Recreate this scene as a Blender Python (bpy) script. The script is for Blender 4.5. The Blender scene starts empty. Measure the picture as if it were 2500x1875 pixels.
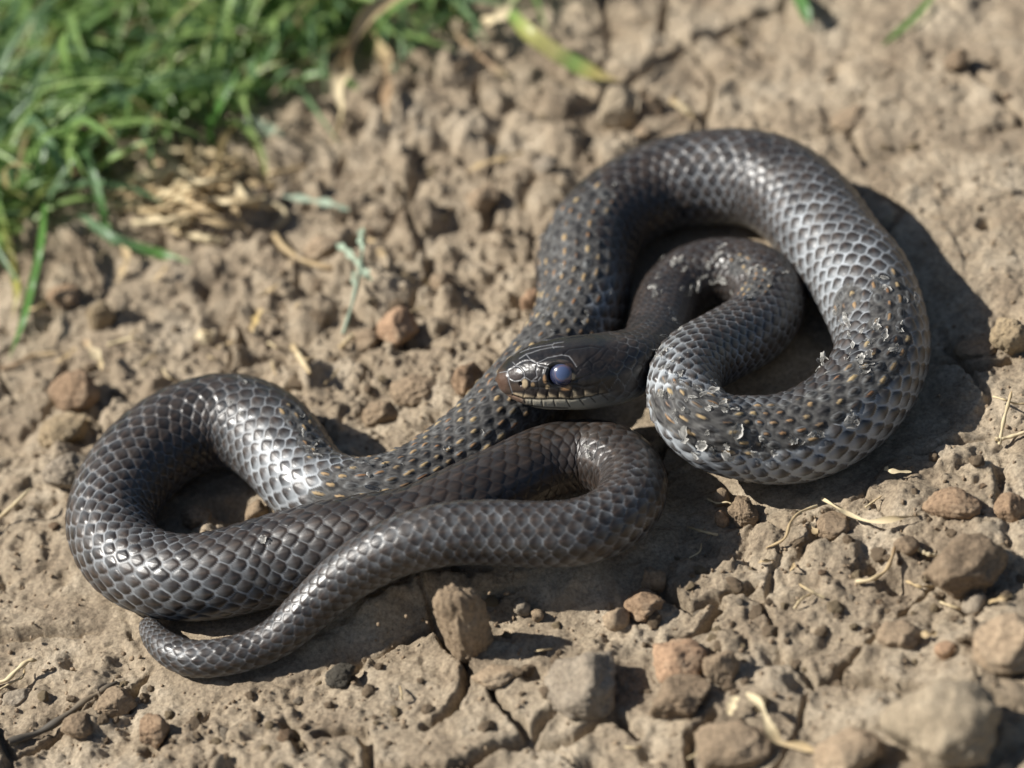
import bpy, math, random
import numpy as np
from mathutils import Vector, Matrix

# ------------------------------------------------------------------ camera, sky, sun, exposure
scene = bpy.context.scene
W0, H0 = 2500.0, 1875.0                      # pixel frame of the photograph
PITCH, ROLL, DIST, FOCAL = math.radians(40), math.radians(13), 0.90, 105.0
FPX = FOCAL / 36.0 * W0
fwd = np.array([0, math.cos(PITCH), -math.sin(PITCH)])
r0 = np.array([1.0, 0, 0]); u0 = np.array([0, math.sin(PITCH), math.cos(PITCH)])
cr = r0 * math.cos(ROLL) - u0 * math.sin(ROLL)
cu = u0 * math.cos(ROLL) + r0 * math.sin(ROLL)
CAM = -DIST * fwd + np.array([0, 0, 0.012])

cam = bpy.data.cameras.new("camera"); camo = bpy.data.objects.new("camera", cam)
scene.collection.objects.link(camo); scene.camera = camo
cam.lens = FOCAL; cam.sensor_width = 36.0; cam.clip_start = 0.02; cam.clip_end = 100.0
M = Matrix(((cr[0], cu[0], -fwd[0], CAM[0]), (cr[1], cu[1], -fwd[1], CAM[1]),
            (cr[2], cu[2], -fwd[2], CAM[2]), (0, 0, 0, 1)))
camo.matrix_world = M
scene.render.resolution_x, scene.render.resolution_y = 1024, 768

def ray_at(px, py, z):
    """point where the ray through photo pixel (px, py) meets height z"""
    d = fwd + (px - W0 / 2) / FPX * cr - (py - H0 / 2) / FPX * cu
    t = (z - CAM[2]) / d[2]
    return CAM + t * d
def project(P):
    v = P - CAM; dz = v @ fwd
    return W0 / 2 + FPX * (v @ cr) / dz, H0 / 2 - FPX * (v @ cu) / dz, dz

cam.dof.use_dof = True
cam.dof.focus_distance = float((ray_at(1364, 918, 0.034) - CAM) @ fwd) - 0.006
cam.dof.aperture_fstop = 5.6
cam.dof.aperture_blades = 9

SUN_EL = math.radians(45)
shadow_dir = np.array([1.0, -0.20]); shadow_dir /= np.linalg.norm(shadow_dir)
to_sun = np.array([-shadow_dir[0] * math.cos(SUN_EL), -shadow_dir[1] * math.cos(SUN_EL), math.sin(SUN_EL)])
world = bpy.data.worlds.new("World"); scene.world = world; world.use_nodes = True
nt = world.node_tree
sky = nt.nodes.new("ShaderNodeTexSky"); sky.sky_type = 'NISHITA'; sky.sun_disc = False
sky.sun_elevation = SUN_EL
sky.sun_rotation = math.atan2(to_sun[0], to_sun[1])
bg = nt.nodes["Background"]; bg.inputs[1].default_value = 0.05
nt.links.new(sky.outputs[0], bg.inputs[0])
sun = bpy.data.lights.new("sun", 'SUN'); suno = bpy.data.objects.new("sun", sun)
scene.collection.objects.link(suno)
sun.energy = 5.0; sun.angle = math.radians(0.53); sun.color = (1.0, 0.965, 0.905)
suno.rotation_euler = Vector((-to_sun).tolist()).to_track_quat('-Z', 'Y').to_euler()
suno.location = (to_sun * 3).tolist()
scene.view_settings.view_transform = 'Standard'
scene.view_settings.look = 'None'
scene.view_settings.gamma = 1.0
scene.view_settings.exposure = 0.62
scene.view_settings.use_curve_mapping = False

# ------------------------------------------------------------------ helpers
rng = np.random.default_rng(7)
random.seed(7)
COL = scene.collection

def link(name, mesh, mat=None, parent=None):
    o = bpy.data.objects.new(name, mesh); COL.objects.link(o)
    if mat and not mesh.materials: mesh.materials.append(mat)
    if parent is not None: o.parent = parent
    return o
def tag(o, label=None, cat=None, group=None, kind=None):
    if label: o["label"] = label
    if cat: o["category"] = cat
    if group: o["group"] = group
    if kind: o["kind"] = kind
    return o
def np_mesh(name, V, F, smooth=True, attrs=None):
    """V (n,3), F (m,3|4) arrays -> mesh; attrs: name -> (n,4) colours"""
    V = np.asarray(V, dtype=np.float32); F = np.asarray(F, dtype=np.int32)
    me = bpy.data.meshes.new(name)
    k = F.shape[1]
    me.vertices.add(len(V)); me.vertices.foreach_set("co", V.ravel())
    me.loops.add(F.size); me.loops.foreach_set("vertex_index", F.ravel())
    me.polygons.add(len(F)); me.polygons.foreach_set("loop_start", np.arange(0, F.size, k, dtype=np.int32))
    if smooth: me.polygons.foreach_set("use_smooth", np.ones(len(F), dtype=bool))
    if attrs:
        for an, A in attrs.items():
            at = me.color_attributes.new(an, 'FLOAT_COLOR', 'POINT')
            at.data.foreach_set("color", np.asarray(A, dtype=np.float32).ravel())
    me.update(); me.validate()
    return me
def grid_faces(n, m, wrap=False):
    i = np.arange(n - 1)[:, None]; j = np.arange(m if wrap else m - 1)[None, :]
    j2 = (j + 1) % m
    a = i * m + j; b = i * m + j2; c = (i + 1) * m + j2; d = (i + 1) * m + j
    return np.stack([a + 0 * j, b, c, d + 0 * j], -1).reshape(-1, 4)
def sstep(a, b, x):
    t = np.clip((x - a) / (b - a), 0, 1); return t * t * (3 - 2 * t)
def mixc(A, B, t):
    t = np.asarray(t)[..., None]; return A * (1 - t) + B * t

def _hash(ix, iy, seed):
    h = (ix.astype(np.int64) * 374761393 + iy.astype(np.int64) * 668265263 + seed * 974634777) & 0xFFFFFFFF
    h = ((h ^ (h >> 13)) * 1274126177) & 0xFFFFFFFF
    h = ((h ^ (h >> 16)) * 2246822519) & 0xFFFFFFFF
    return ((h ^ (h >> 15)) & 0xFFFFFF) / float(0x1000000)
def perlin(x, y, seed=0):
    ix = np.floor(x); iy = np.floor(y); fx = x - ix; fy = y - iy
    ux = fx * fx * fx * (fx * (fx * 6 - 15) + 10); uy = fy * fy * fy * (fy * (fy * 6 - 15) + 10)
    def g(dx, dy):
        a = _hash(ix + dx, iy + dy, seed) * 2 * math.pi
        return np.cos(a) * (fx - dx) + np.sin(a) * (fy - dy)
    n0 = g(0, 0) * (1 - ux) + g(1, 0) * ux; n1 = g(0, 1) * (1 - ux) + g(1, 1) * ux
    return (n0 * (1 - uy) + n1 * uy) * 1.4
def fbm(x, y, oct=4, seed=0, gain=0.5):
    s = 0; a = 1; t = 0
    for o in range(oct):
        s = s + a * perlin(x * 2 ** o, y * 2 ** o, seed + o * 17); t += a; a *= gain
    return s / t
def worley(x, y, seed=0, jit=0.9):
    ix = np.floor(x); iy = np.floor(y)
    f1 = np.full(x.shape, 9.0); f2 = np.full(x.shape, 9.0); rid = np.zeros(x.shape)
    for dx in (-1, 0, 1):
        for dy in (-1, 0, 1):
            cx = ix + dx; cy = iy + dy
            px = cx + 0.5 + jit * (_hash(cx, cy, seed) - 0.5); py = cy + 0.5 + jit * (_hash(cx, cy, seed + 5) - 0.5)
            d = np.hypot(x - px, y - py)
            near = d < f1
            f2 = np.where(near, f1, np.minimum(f2, d))
            rid = np.where(near, _hash(cx, cy, seed + 9), rid)
            f1 = np.where(near, d, f1)
    return f1, f2, rid
def poly_dist(x, y, pts):
    """distance to a 2-D polyline"""
    d = np.full(np.shape(x), 1e9)
    for (ax, ay), (bx, by) in zip(pts[:-1], pts[1:]):
        vx, vy = bx - ax, by - ay; L = vx * vx + vy * vy + 1e-12
        t = np.clip(((x - ax) * vx + (y - ay) * vy) / L, 0, 1)
        d = np.minimum(d, np.hypot(x - ax - t * vx, y - ay - t * vy))
    return d
def catmull(P, n):
    """dense samples of a centripetal-like Catmull-Rom through rows of P, n per span"""
    P = np.asarray(P, float)
    Q = np.vstack([2 * P[0] - P[1], P, 2 * P[-1] - P[-2]])
    out = []
    t = np.linspace(0, 1, n, endpoint=False)[:, None]
    for i in range(1, len(Q) - 2):
        a, b, c, d = Q[i - 1], Q[i], Q[i + 1], Q[i + 2]
        out.append(0.5 * ((2 * b) + (-a + c) * t + (2 * a - 5 * b + 4 * c - d) * t ** 2 + (-a + 3 * b - 3 * c + d) * t ** 3))
    out.append(P[-1:])
    return np.vstack(out)

# ------------------------------------------------------------------ materials
def new_mat(name):
    m = bpy.data.materials.new(name); m.use_nodes = True
    return m, m.node_tree, m.node_tree.nodes["Principled BSDF"]
def noise_node(t, scale, detail=5, rough=0.6, vec=None):
    n = t.nodes.new("ShaderNodeTexNoise"); n.inputs["Scale"].default_value = scale
    n.inputs["Detail"].default_value = detail; n.inputs["Roughness"].default_value = rough
    if vec is not None: t.links.new(vec, n.inputs["Vector"])
    return n
def ramp_node(t, fac, stops):
    r = t.nodes.new("ShaderNodeValToRGB"); e = r.color_ramp.elements
    while len(e) < len(stops): e.new(0.5)
    for el, (p, c) in zip(e, stops): el.position = p; el.color = (*c, 1)
    t.links.new(fac, r.inputs[0]); return r
def earth_mat(name, cols, scale=60, bump=0.0006, tint=None, fine=900):
    """rough earth or stone: three tones mixed by noise, gritty fine relief"""
    m, t, b = new_mat(name)
    tc = t.nodes.new("ShaderNodeTexCoord"); g = tc.outputs["Object"]
    n1 = noise_node(t, scale, 6, 0.62, g)
    r1 = ramp_node(t, n1.outputs["Fac"], [(0.32, cols[0]), (0.5, cols[1]), (0.68, cols[2])])
    n2 = noise_node(t, fine, 4, 0.7, g)
    r2 = ramp_node(t, n2.outputs["Fac"], [(0.30, (0.55, 0.53, 0.52)), (0.50, (1, 1, 1)), (0.70, (1.4, 1.38, 1.35))])
    mx = t.nodes.new("ShaderNodeMix"); mx.data_type = 'RGBA'; mx.blend_type = 'MULTIPLY'; mx.inputs[0].default_value = 0.9
    t.links.new(r1.outputs[0], mx.inputs[6]); t.links.new(r2.outputs[0], mx.inputs[7])
    t.links.new(mx.outputs[2], b.inputs["Base Color"])
    b.inputs["Roughness"].default_value = 0.95; b.inputs["Specular IOR Level"].default_value = 0.12
    n3 = noise_node(t, fine * 0.55, 7, 0.75, g)
    bp = t.nodes.new("ShaderNodeBump"); bp.inputs["Strength"].default_value = 0.9; bp.inputs["Distance"].default_value = bump * 1.5
    t.links.new(n3.outputs["Fac"], bp.inputs["Height"])
    n4 = noise_node(t, fine * 2.2, 5, 0.7, g)
    bq = t.nodes.new("ShaderNodeBump"); bq.inputs["Strength"].default_value = 0.6; bq.inputs["Distance"].default_value = bump * 0.25
    t.links.new(n4.outputs["Fac"], bq.inputs["Height"]); t.links.new(bp.outputs[0], bq.inputs["Normal"]); t.links.new(bq.outputs[0], b.inputs["Normal"])
    return m
def attr_mat(name, rough=0.4, spec=0.5, bump=None, fine=1500):
    """colour from the mesh's own 'pigment' attribute, roughness from its alpha"""
    m, t, b = new_mat(name)
    a = t.nodes.new("ShaderNodeAttribute"); a.attribute_name = "pigment"
    t.links.new(a.outputs["Color"], b.inputs["Base Color"])
    if rough is None: t.links.new(a.outputs["Alpha"], b.inputs["Roughness"])
    else: b.inputs["Roughness"].default_value = rough
    b.inputs["Specular IOR Level"].default_value = spec
    if bump:
        tc = t.nodes.new("ShaderNodeTexCoord")
        n = noise_node(t, fine, 3, 0.6, tc.outputs["Object"])
        bp = t.nodes.new("ShaderNodeBump"); bp.inputs["Distance"].default_value = bump; bp.inputs["Strength"].default_value = 0.6
        t.links.new(n.outputs["Fac"], bp.inputs["Height"]); t.links.new(bp.outputs[0], b.inputs["Normal"])
    return m

# ------------------------------------------------------------------ snake centre line (photo pixel, apparent width, centre height in cm or None = lying on the ground)
PATH = [
    (1213, 926, 20, 3.15), (1250, 921, 80, 3.15), (1300, 917, 134, 3.14), (1364, 913, 150, 3.10), (1430, 907, 156, 3.02),
    (1490, 898, 156, 2.8), (1545, 880, 152, 2.4), (1590, 848, 150, 1.8), (1613, 795, 155, 1.35), (1638, 725, 160, None), (1698, 676, 166, None),
    (1780, 664, 168, None), (1850, 684, 172, None), (1880, 735, 176, None), (1842, 800, 180, 1.35), (1765, 846, 180, 1.85),
    (1697, 884, 178, 2.35), (1668, 940, 180, 2.55), (1690, 1010, 186, 2.42), (1748, 1056, 196, 2.1), (1815, 1070, 208, 1.7),
    (1912, 1073, 224, 1.38), (2010, 1042, 234, None), (2103, 965, 234, None), (2155, 850, 230, None), (2112, 702, 242, None),
    (2042, 612, 240, None), (1965, 507, 240, None), (1885, 450, 238, None), (1795, 432, 236, None), (1697, 438, 230, None), (1590, 464, 222, None),
    (1478, 540, 224, None), (1428, 640, 236, None), (1424, 730, 224, None), (1392, 815, 208, None), (1343, 893, 214, None),
    (1277, 970, 214, None), (1211, 1042, 210, None), (1147, 1098, 204, None), (1070, 1150, 194, None), (1000, 1192, 200, None),
    (925, 1216, 206, None), (850, 1220, 210, None), (782, 1200, 212, None), (730, 1155, 216, None), (688, 1098, 228, None), (625, 1045, 232, None),
    (535, 1028, 232, None), (420, 1068, 230, None), (320, 1155, 224, None), (270, 1258, 216, None), (287, 1337, 210, None),
    (345, 1388, 210, None), (430, 1410, 212, None), (508, 1408, 215, None), (580, 1393, 219, None), (655, 1372, 222, None),
    (800, 1334, 222, 1.36), (915, 1312, 216, 1.42), (1025, 1290, 214, 1.42), (1156, 1226, 208, 1.34), (1250, 1178, 200, 1.2), (1322, 1140, 194, None),
    (1382, 1123, 190, None), (1448, 1117, 186, None), (1503, 1130, 180, 1.20), (1538, 1162, 175, 1.30), (1542, 1204, 170, 1.45), (1528, 1240, 168, 1.60),
    (1490, 1271, 166, 1.75), (1446, 1291, 165, 1.85), (1390, 1304, 164, 1.98), (1309, 1306, 163, 2.15), (1207, 1301, 160, 2.38), (1105, 1303, 156, 2.55),
    (985, 1330, 148, 2.50), (866, 1392, 134, 1.95), (765, 1478, 116, 1.20), (690, 1548, 102, 0.72), (630, 1581, 96, None), (560, 1602, 92, None),
    (488, 1610, 91, None), (443, 1602, 86, None), (408, 1583, 79, None), (380, 1557, 66, None), (364, 1530, 52, None), (360, 1517, 36, None),
]
PXM = DIST / FPX
pts, rad = [], []
for (px, py, w, hc) in PATH:
    R = w / 2 * PXM
    for _ in range(3):
        z = hc / 100 if hc is not None else 0.90 * R
        P = ray_at(px, py, z); R = w / 2 * ((P - CAM) @ fwd) / FPX
    pts.append(P); rad.append(R)
ctrl = np.column_stack([np.array(pts), np.array(rad)])
dense = catmull(ctrl, 40)
def resample(D, ds):
    seg = np.linalg.norm(np.diff(D[:, :3], axis=0), axis=1); s = np.concatenate([[0], np.cumsum(seg)])
    if np.isscalar(ds):
        sn = np.arange(0, s[-1], ds)
    else: sn = ds[ds <= s[-1]]
    return sn, np.column_stack([np.interp(sn, s, D[:, k]) for k in range(D.shape[1])]), s
def smooth(A, k):
    ker = np.exp(-np.linspace(-2, 2, 2 * k + 1) ** 2); ker /= ker.sum()
    out = A.copy()
    for c in range(A.shape[1]):
        pad = np.concatenate([2 * A[0, c] - A[k:0:-1, c], A[:, c], 2 * A[-1, c] - A[-2:-k - 2:-1, c]])
        out[:, c] = np.convolve(pad, ker, 'valid')
    return out
s1, D1, s_dense = resample(dense, 0.0005)
D1 = smooth(D1, 14)
SLEN = s1[-1]
s_ctrl = s_dense[::40][:len(PATH)]                     # arc length of every control point
def s_at(i): return float(s_ctrl[i])

# ------------------------------------------------------------------ ground height
PIXG = lambda px, py: ray_at(px, py, 0.0)[:2]
SNK = D1[::8]                                        # footprint of the snake
CRACKS = [[(345, 1640), (318, 1672), (290, 1715), (262, 1735)], [(1150, 1635), (1128, 1680), (1112, 1725), (1065, 1758), (1040, 1770)],
          [(780, 1800), (835, 1785), (890, 1790), (905, 1880)], [(1130, 1875), (1210, 1825), (1300, 1808), (1400, 1800), (1450, 1760), (1500, 1740), (1560, 1790)],
          [(2230, 850), (2290, 880), (2400, 895), (2460, 880)], [(0, 1235), (60, 1225), (130, 1215)], [(690, 1765), (720, 1800), (745, 1850)],
          [(540, 1560), (500, 1590)], [(1690, 1870), (1685, 1800), (1745, 1760)], [(1610, 1440), (1690, 1480), (1760, 1460), (1830, 1430)],
          [(1650, 1560), (1700, 1540), (1760, 1480)], [(1500, 1470), (1480, 1400), (1560, 1380)], [(300, 1480), (315, 1520), (325, 1545)]]
CRACKS = [[tuple(PIXG(*p)) for p in c] for c in CRACKS]
def blob(x, y, px, py, r):
    g = PIXG(px, py); return np.exp(-((x - g[0]) ** 2 + (y - g[1]) ** 2) / (r * r))
def snake_dist(x, y):
    """distance outside the snake's footprint, for strands near the ground"""
    sh = np.shape(x); x = np.ravel(x); y = np.ravel(y)
    out = np.full(x.shape, 1.0)
    low = SNK[(SNK[:, 2] - SNK[:, 3]) < 0.012]
    box = (x > -0.24) & (x < 0.26) & (y > -0.2) & (y < 0.3)
    idx = np.where(box)[0]
    xi, yi = x[idx].astype(np.float32), y[idx].astype(np.float32)
    best = np.full(idx.shape, 1.0, np.float32)
    for p in low:
        np.minimum(best, np.hypot(xi - np.float32(p[0]), yi - np.float32(p[1])) - np.float32(p[3]), out=best)
    out[idx] = best
    return out.reshape(sh)
LIFTED = [p for p, q_ in zip(SNK, s1[::8]) if q_ > s_at(66) and p[2] - p[3] > 0.004]
def hump(x, y):
    out = np.zeros(np.shape(x))
    m = (np.abs(x) < 0.25) & (np.abs(y) < 0.25)
    xi, yi = x[m].astype(np.float32), y[m].astype(np.float32)
    o = np.zeros(xi.shape, np.float32)
    for p in LIFTED[::2]:
        d2 = (xi - np.float32(p[0] )) ** 2 + (yi - np.float32(p[1] + 0.003)) ** 2
        o = np.maximum(o, np.float32(0.72 * (p[2] - p[3])) * np.exp(-(d2 / np.float32(0.011 ** 2)) ** 1.5))
    out[m] = o
    return out * (0.85 + 0.5 * fbm(x * 90, y * 90, 3, 19))
def ground_height(x, y):
    x = np.asarray(x, float); y = np.asarray(y, float)
    wx = x + 0.0026 * fbm(x * 90, y * 90, 4, 31, .6); wy = y + 0.0026 * fbm(x * 90 + 9, y * 90, 4, 37, .6)
    clod = np.clip(0.35 + 0.9 * blob(x, y, 650, 760, 0.10) + 0.3 * blob(x, y, 1750, 1550, 0.07) + 0.15 * blob(x, y, 2300, 1300, 0.06) - 0.2 * blob(x, y, 1950, 1280, 0.03)
                   + 0.6 * blob(x, y, 600, 1780, 0.05) + 0.5 * blob(x, y, 1250, 350, 0.1) - 0.35 * blob(x, y, 200, 1480, 0.035)
                   - 0.3 * blob(x, y, 2250, 450, 0.09) - 0.32 * blob(x, y, 950, 1720, 0.05) - 0.3 * blob(x, y, 1300, 1850, 0.05) - 0.2 * blob(x, y, 2050, 1750, 0.05), 0.05, 1.2)
    clod = clod * (0.75 + 0.7 * fbm(x * 22, y * 22, 2, 3))
    clod = np.clip(clod, 0.05, 1.3)
    z = 0.0075 * fbm(x * 9, y * 9, 3, 1) + 0.0028 * fbm(x * 38, y * 38, 3, 71)
    f1, f2, rid = worley(wx * 48, wy * 48, 11)
    z = z + clod * 0.0085 * sstep(0.55, 0.12, f1) * np.clip(rid * 2.2 - 1.0, 0, 1)
    z = z - 0.0035 * clod * sstep(0.2, 0.0, f2 - f1)* np.clip(fbm(x * 30, y * 30, 2, 8) * 3 + .5, 0, 1)
    g1, g2, gid = worley(wx * 105 + 3, wy * 105, 21)
    z = z + clod * 0.0046 * sstep(0.6, 0.15, g1) * np.clip(gid * 2.4 - 1.1, 0, 1)
    h1, h2, hid = worley(wx * 240, wy * 240 + 5, 41)
    z = z + (0.25 + clod) * 0.0016 * sstep(0.6, 0.1, h1) * np.clip(hid * 2.6 - 1.2, 0, 1)
    k1, k2, kid = worley(x * 520, y * 520 + 5, 43)
    z = z + (0.35 + clod) * 0.0009 * sstep(0.6, 0.1, k1) * np.clip(kid * 2.4 - 1.1, 0, 1)
    # pits
    p1, p2, pid = worley(wx * 60 + 40, wy * 60 + 11, 51)
    z = z - 0.005 * sstep(0.28, 0.05, p1) * np.clip(pid * 3 - 2.0, 0, 1)
    z = z + 0.0019 * fbm(wx * 150, wy * 150, 4, 5, 0.6)
    # drying cracks
    c1, c2, cid = worley(wx * 23 + 1.7, wy * 23, 61, 0.95)
    cm = np.clip(0.5 + 2.2 * fbm(x * 16 + 4, y * 16, 2, 13), 0, 1)
    z = z + (cid - 0.5) * 0.0052 * cm * sstep(0.0, 0.10, c2 - c1)
    z = z - 0.0055 * sstep(0.06, 0.01, c2 - c1) * cm
    for c in CRACKS:
        bx = np.array(c); m = (x > bx[:, 0].min() - .02) & (x < bx[:, 0].max() + .02) & (y > bx[:, 1].min() - .02) & (y < bx[:, 1].max() + .02)
        if m.any():
            d = poly_dist(wx[m], wy[m], c)
            z[m] = z[m] - 0.0062 * sstep(0.0022, 0.0003, d + 0.0006 * perlin(x[m] * 300, y[m] * 300, 77))
    far = np.maximum(np.abs(x) - 0.25, np.abs(y - 0.07) - 0.28)
    zl = 0.0075 * fbm(x * 9, y * 9, 3, 1)
    z = zl + (z - zl) * sstep(0.28, 0.02, far)
    z = z * sstep(4.0, 0.5, far) + 0.05 * sstep(1.0, 6.0, far) * perlin(x * 0.7, y * 0.7, 9)
    sd = snake_dist(x, y)
    press = sstep(0.011, -0.003, sd) * 0.93
    z = z * (1 - press) + press * (0.0012 * fbm(x * 160, y * 160, 4, 5, .6) - 0.0009)
    # the soil humps up under the strands that are carried clear of it
    z = z + hump(x, y)
    return z

# view-adapted grid: fine where the camera looks, growing out to the distance
def axis(lo, hi, d, far):
    a = np.arange(lo, hi, d); left, right = [], []
    st = d; p = lo
    while p > -far: st *= 1.11; p -= st; left.append(p)
    st = d; p = a[-1]
    while p < far: st *= 1.11; p += st; right.append(p)
    return np.concatenate([left[::-1], a, right])
gx = axis(-0.205, 0.225, 0.00058, 30.0)
ylo = np.concatenate([np.arange(-0.185, -0.115, 0.00068), np.arange(-0.115, 0.06, 0.00048), np.arange(0.06, 0.32, 0.00085)])
st, p, lf = 0.00068, ylo[0], []
while p > -30: st *= 1.11; p -= st; lf.append(p)
st, p, rf = 0.00085, ylo[-1], []
while p < 30: st *= 1.11; p += st; rf.append(p)
gy = np.concatenate([lf[::-1], ylo, rf])
GX, GY = np.meshgrid(gx, gy, indexing='ij')
GZ = ground_height(GX, GY)
soil_cols = [(0.225, 0.175, 0.122), (0.365, 0.294, 0.208), (0.48, 0.402, 0.298)]
soil = earth_mat("dry_soil", soil_cols, 42, 0.0007)
ground = link("ground", np_mesh("ground", np.stack([GX, GY, GZ], -1).reshape(-1, 3), grid_faces(len(gx), len(gy))), soil)
tag(ground, "dry cracked brown soil under the snake", None, None, "structure")
def gz_at(x, y):
    i = np.clip(np.searchsorted(gx, x) - 1, 0, len(gx) - 2); j = np.clip(np.searchsorted(gy, y) - 1, 0, len(gy) - 2)
    u = (x - gx[i]) / (gx[i + 1] - gx[i]); v = (y - gy[j]) / (gy[j + 1] - gy[j])
    return (GZ[i, j] * (1 - u) * (1 - v) + GZ[i + 1, j] * u * (1 - v) + GZ[i, j + 1] * (1 - u) * v + GZ[i + 1, j + 1] * u * v)
def on_ground(px, py):
    """ground point seen at a photo pixel"""
    P = ray_at(px, py, 0)
    for _ in range(3): P = ray_at(px, py, float(gz_at(P[0], P[1])))
    return P

# ------------------------------------------------------------------ the snake's body: one continuous skin
HL = 0.0425                                           # head length
s_head = np.arange(0.00005, 0.048, 0.00019)
s_body = np.arange(0.048, SLEN - 0.0002, 0.00042)
s_end = np.array([SLEN - 0.0001])
SS = np.concatenate([s_head, s_body, s_end])
C = np.column_stack([np.interp(SS, s1, D1[:, k]) for k in range(4)])
T = np.column_stack([np.gradient(C[:, k], SS) for k in range(3)]); T /= np.linalg.norm(T, axis=1)[:, None]
T = smooth(T, 18); T /= np.linalg.norm(T, axis=1)[:, None]
up = np.array([0, 0, 1.0]); Uv = up - (T @ up)[:, None] * T; Uv /= np.linalg.norm(Uv, axis=1)[:, None]
Sv = np.cross(T, Uv)
roll = np.radians(13) * sstep(0.075, 0.03, SS)        # the head leans a little, left cheek up
Uv, Sv = (Uv * np.cos(roll)[:, None] - Sv * np.sin(roll)[:, None], Sv * np.cos(roll)[:, None] + Uv * np.sin(roll)[:, None])
NTH = 204
q = np.linspace(-1, 1, NTH, endpoint=False)
TH = np.radians(180) * (q * 0.83 + 0.17 * q ** 5)     # denser on the back and flanks
# section sizes
tt = SS / HL
hk = np.array([0, .012, .03, .06, .09, .15, .22, .33, .44, .58, .73, .88, 1.0, 1.15, 1.3])
ha = np.array([1.2, 3.0, 4.2, 5.4, 6.2, 7.6, 8.8, 10.1, 10.9, 11.6, 11.9, 11.4, 10.5, 9.6, 9.3]) / 1000
R = C[:, 3]
isb = sstep(1.0, 1.3, tt)
A_ = np.interp(tt, hk, ha) * (1 - isb) + R * isb
topk = np.interp(tt, [0, .1, .25, .45, .7, 1, 1.3], [.66, .82, .90, .88, .82, .87, 1.0])
botk = np.interp(tt, [0, .1, .25, .45, .7, 1, 1.3], [.75, .92, .92, .86, .84, .86, .93])
Bt = A_ * topk; Bb = A_ * botk
tailcap = np.sqrt(np.clip((SLEN - SS) / 0.0022, 0.02, 1)); A_, Bt, Bb = A_ * tailcap, Bt * tailcap, Bb * tailcap
nex = 2.0 + 0.55 * (1 - isb)
ct, stn = np.cos(TH)[None, :], np.sin(TH)[None, :]
ex = (2.0 / nex)[:, None]
lx = np.sign(stn) * np.abs(stn) ** ex * A_[:, None]
lz = np.where(ct > 0, np.abs(ct) ** ex * Bt[:, None], -np.abs(ct) ** (ex * np.where(ct < 0, 0.92, 1)) * Bb[:, None])
flat = -Bb[:, None] * 0.93
lz = np.where(lz < flat, flat + (lz - flat) * 0.25, lz)
# brow ridge and lip flare on the head
headm = (1 - isb)[:, None]
def pos(lx, lz): return C[:, None, :3] + lx[..., None] * Sv[:, None, :] + lz[..., None] * Uv[:, None, :]
P0 = pos(lx, lz)
# surface normal of the smooth skin
dS = np.gradient(P0, axis=0); dT = np.gradient(P0, axis=1)
N0 = np.cross(dT, dS); N0 /= (np.linalg.norm(N0, axis=2)[..., None] + 1e-12)
outw = P0 - C[:, None, :3]
N0 *= np.sign((N0 * outw).sum(-1))[..., None]
PX, PY, PZ = project(P0)
facing = (N0 * (CAM - P0)).sum(-1) > 0
SSg = SS[:, None] + 0 * TH[None, :]; THg = TH[None, :] + 0 * SS[:, None]
def surf_at(px, py):
    """index of the visible skin vertex nearest a photo pixel"""
    d = (PX - px) ** 2 + (PY - py) ** 2
    near = (d < 90) & facing
    if not near.any(): return np.unravel_index(np.where(facing, d, 1e12).argmin(), d.shape)
    return np.unravel_index(np.where(near, PZ, 1e9).argmin(), d.shape)

# scale lattice: 21 rows round the back, each shifted by half a scale against the next
ROWS = 21; SPAN = math.radians(292)
Lsc = 0.0049 * np.clip(R / 0.0128, 0.78, 1.15) * (0.80 + 0.20 * sstep(0.04, 0.14, SS)) * (1 - 0.35 * sstep(SLEN - 0.03, SLEN, SS))
Uc = np.concatenate([[0], np.cumsum(np.diff(SS) / (0.5 * (Lsc[1:] + Lsc[:-1])))])
rows_s = ROWS - 9.0 * sstep(SLEN - 0.34, SLEN - 0.02, SS) - 3.0 * sstep(0.11, 0.05, SS)
Vrow = THg / SPAN * rows_s[:, None]
nrow = ROWS / 2
wob = 0.05 * fbm(SSg * 160, THg * 3, 2, 91)
U = Uc[:, None] + wob; V = Vrow + 0.08 * fbm(SSg * 140 + 7, THg * 3, 2, 92)
asp = 0.68                                            # row pitch over scale length
# how far the pale skin shows between scales: bends that stretch, lower flanks
stretch = np.zeros(U.shape)
def pale(px, py, ls, lt, k=1.0):
    global stretch
    i, j = surf_at(px, py)
    ds = (SSg - SS[i]) / ls; dt = (THg - TH[j]) * R[:, None] / lt
    stretch = np.maximum(stretch, k * np.exp(-(ds * ds + dt * dt)))
for args in [(2060, 640, .04, .028, 1.0), (1990, 560, .03, .02, .9), (2120, 760, .03, .02, .7), (700, 1170, .03, .02, 1.0), (660, 1130, .02, .015, .8), (1790, 1120, .045, .020, 1.0), (1640, 960, .014, .012, 1.0), (1900, 1140, .05, .016, .9),
             (1250, 1310, .06, .016, .72), (1080, 1310, .05, .014, .7), (1500, 1260, .03, .018, .55), (900, 1370, .04, .02, .5), (350, 1440, .05, .012, .6), (500, 1470, .05, .012, .6), (650, 1440, .04, .012, .45), (230, 1300, .04, .02, .45),
             (1480, 770, .012, .012, 1.0), (520, 1600, .12, .03, .42), (760, 1470, .06, .03, .45), (1740, 460, .02, .018, .6), (1880, 880, .02, .012, .5), (1850, 850, .03, .014, .5)]:
    pale(*args)
flank = sstep(math.radians(88), math.radians(132), np.abs(THg))
stretch = np.clip(stretch * (0.85 + 0.9 * fbm(SSg * 120, THg * 3, 2, 23)), 0, 1)
plainv = np.zeros(U.shape)
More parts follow.
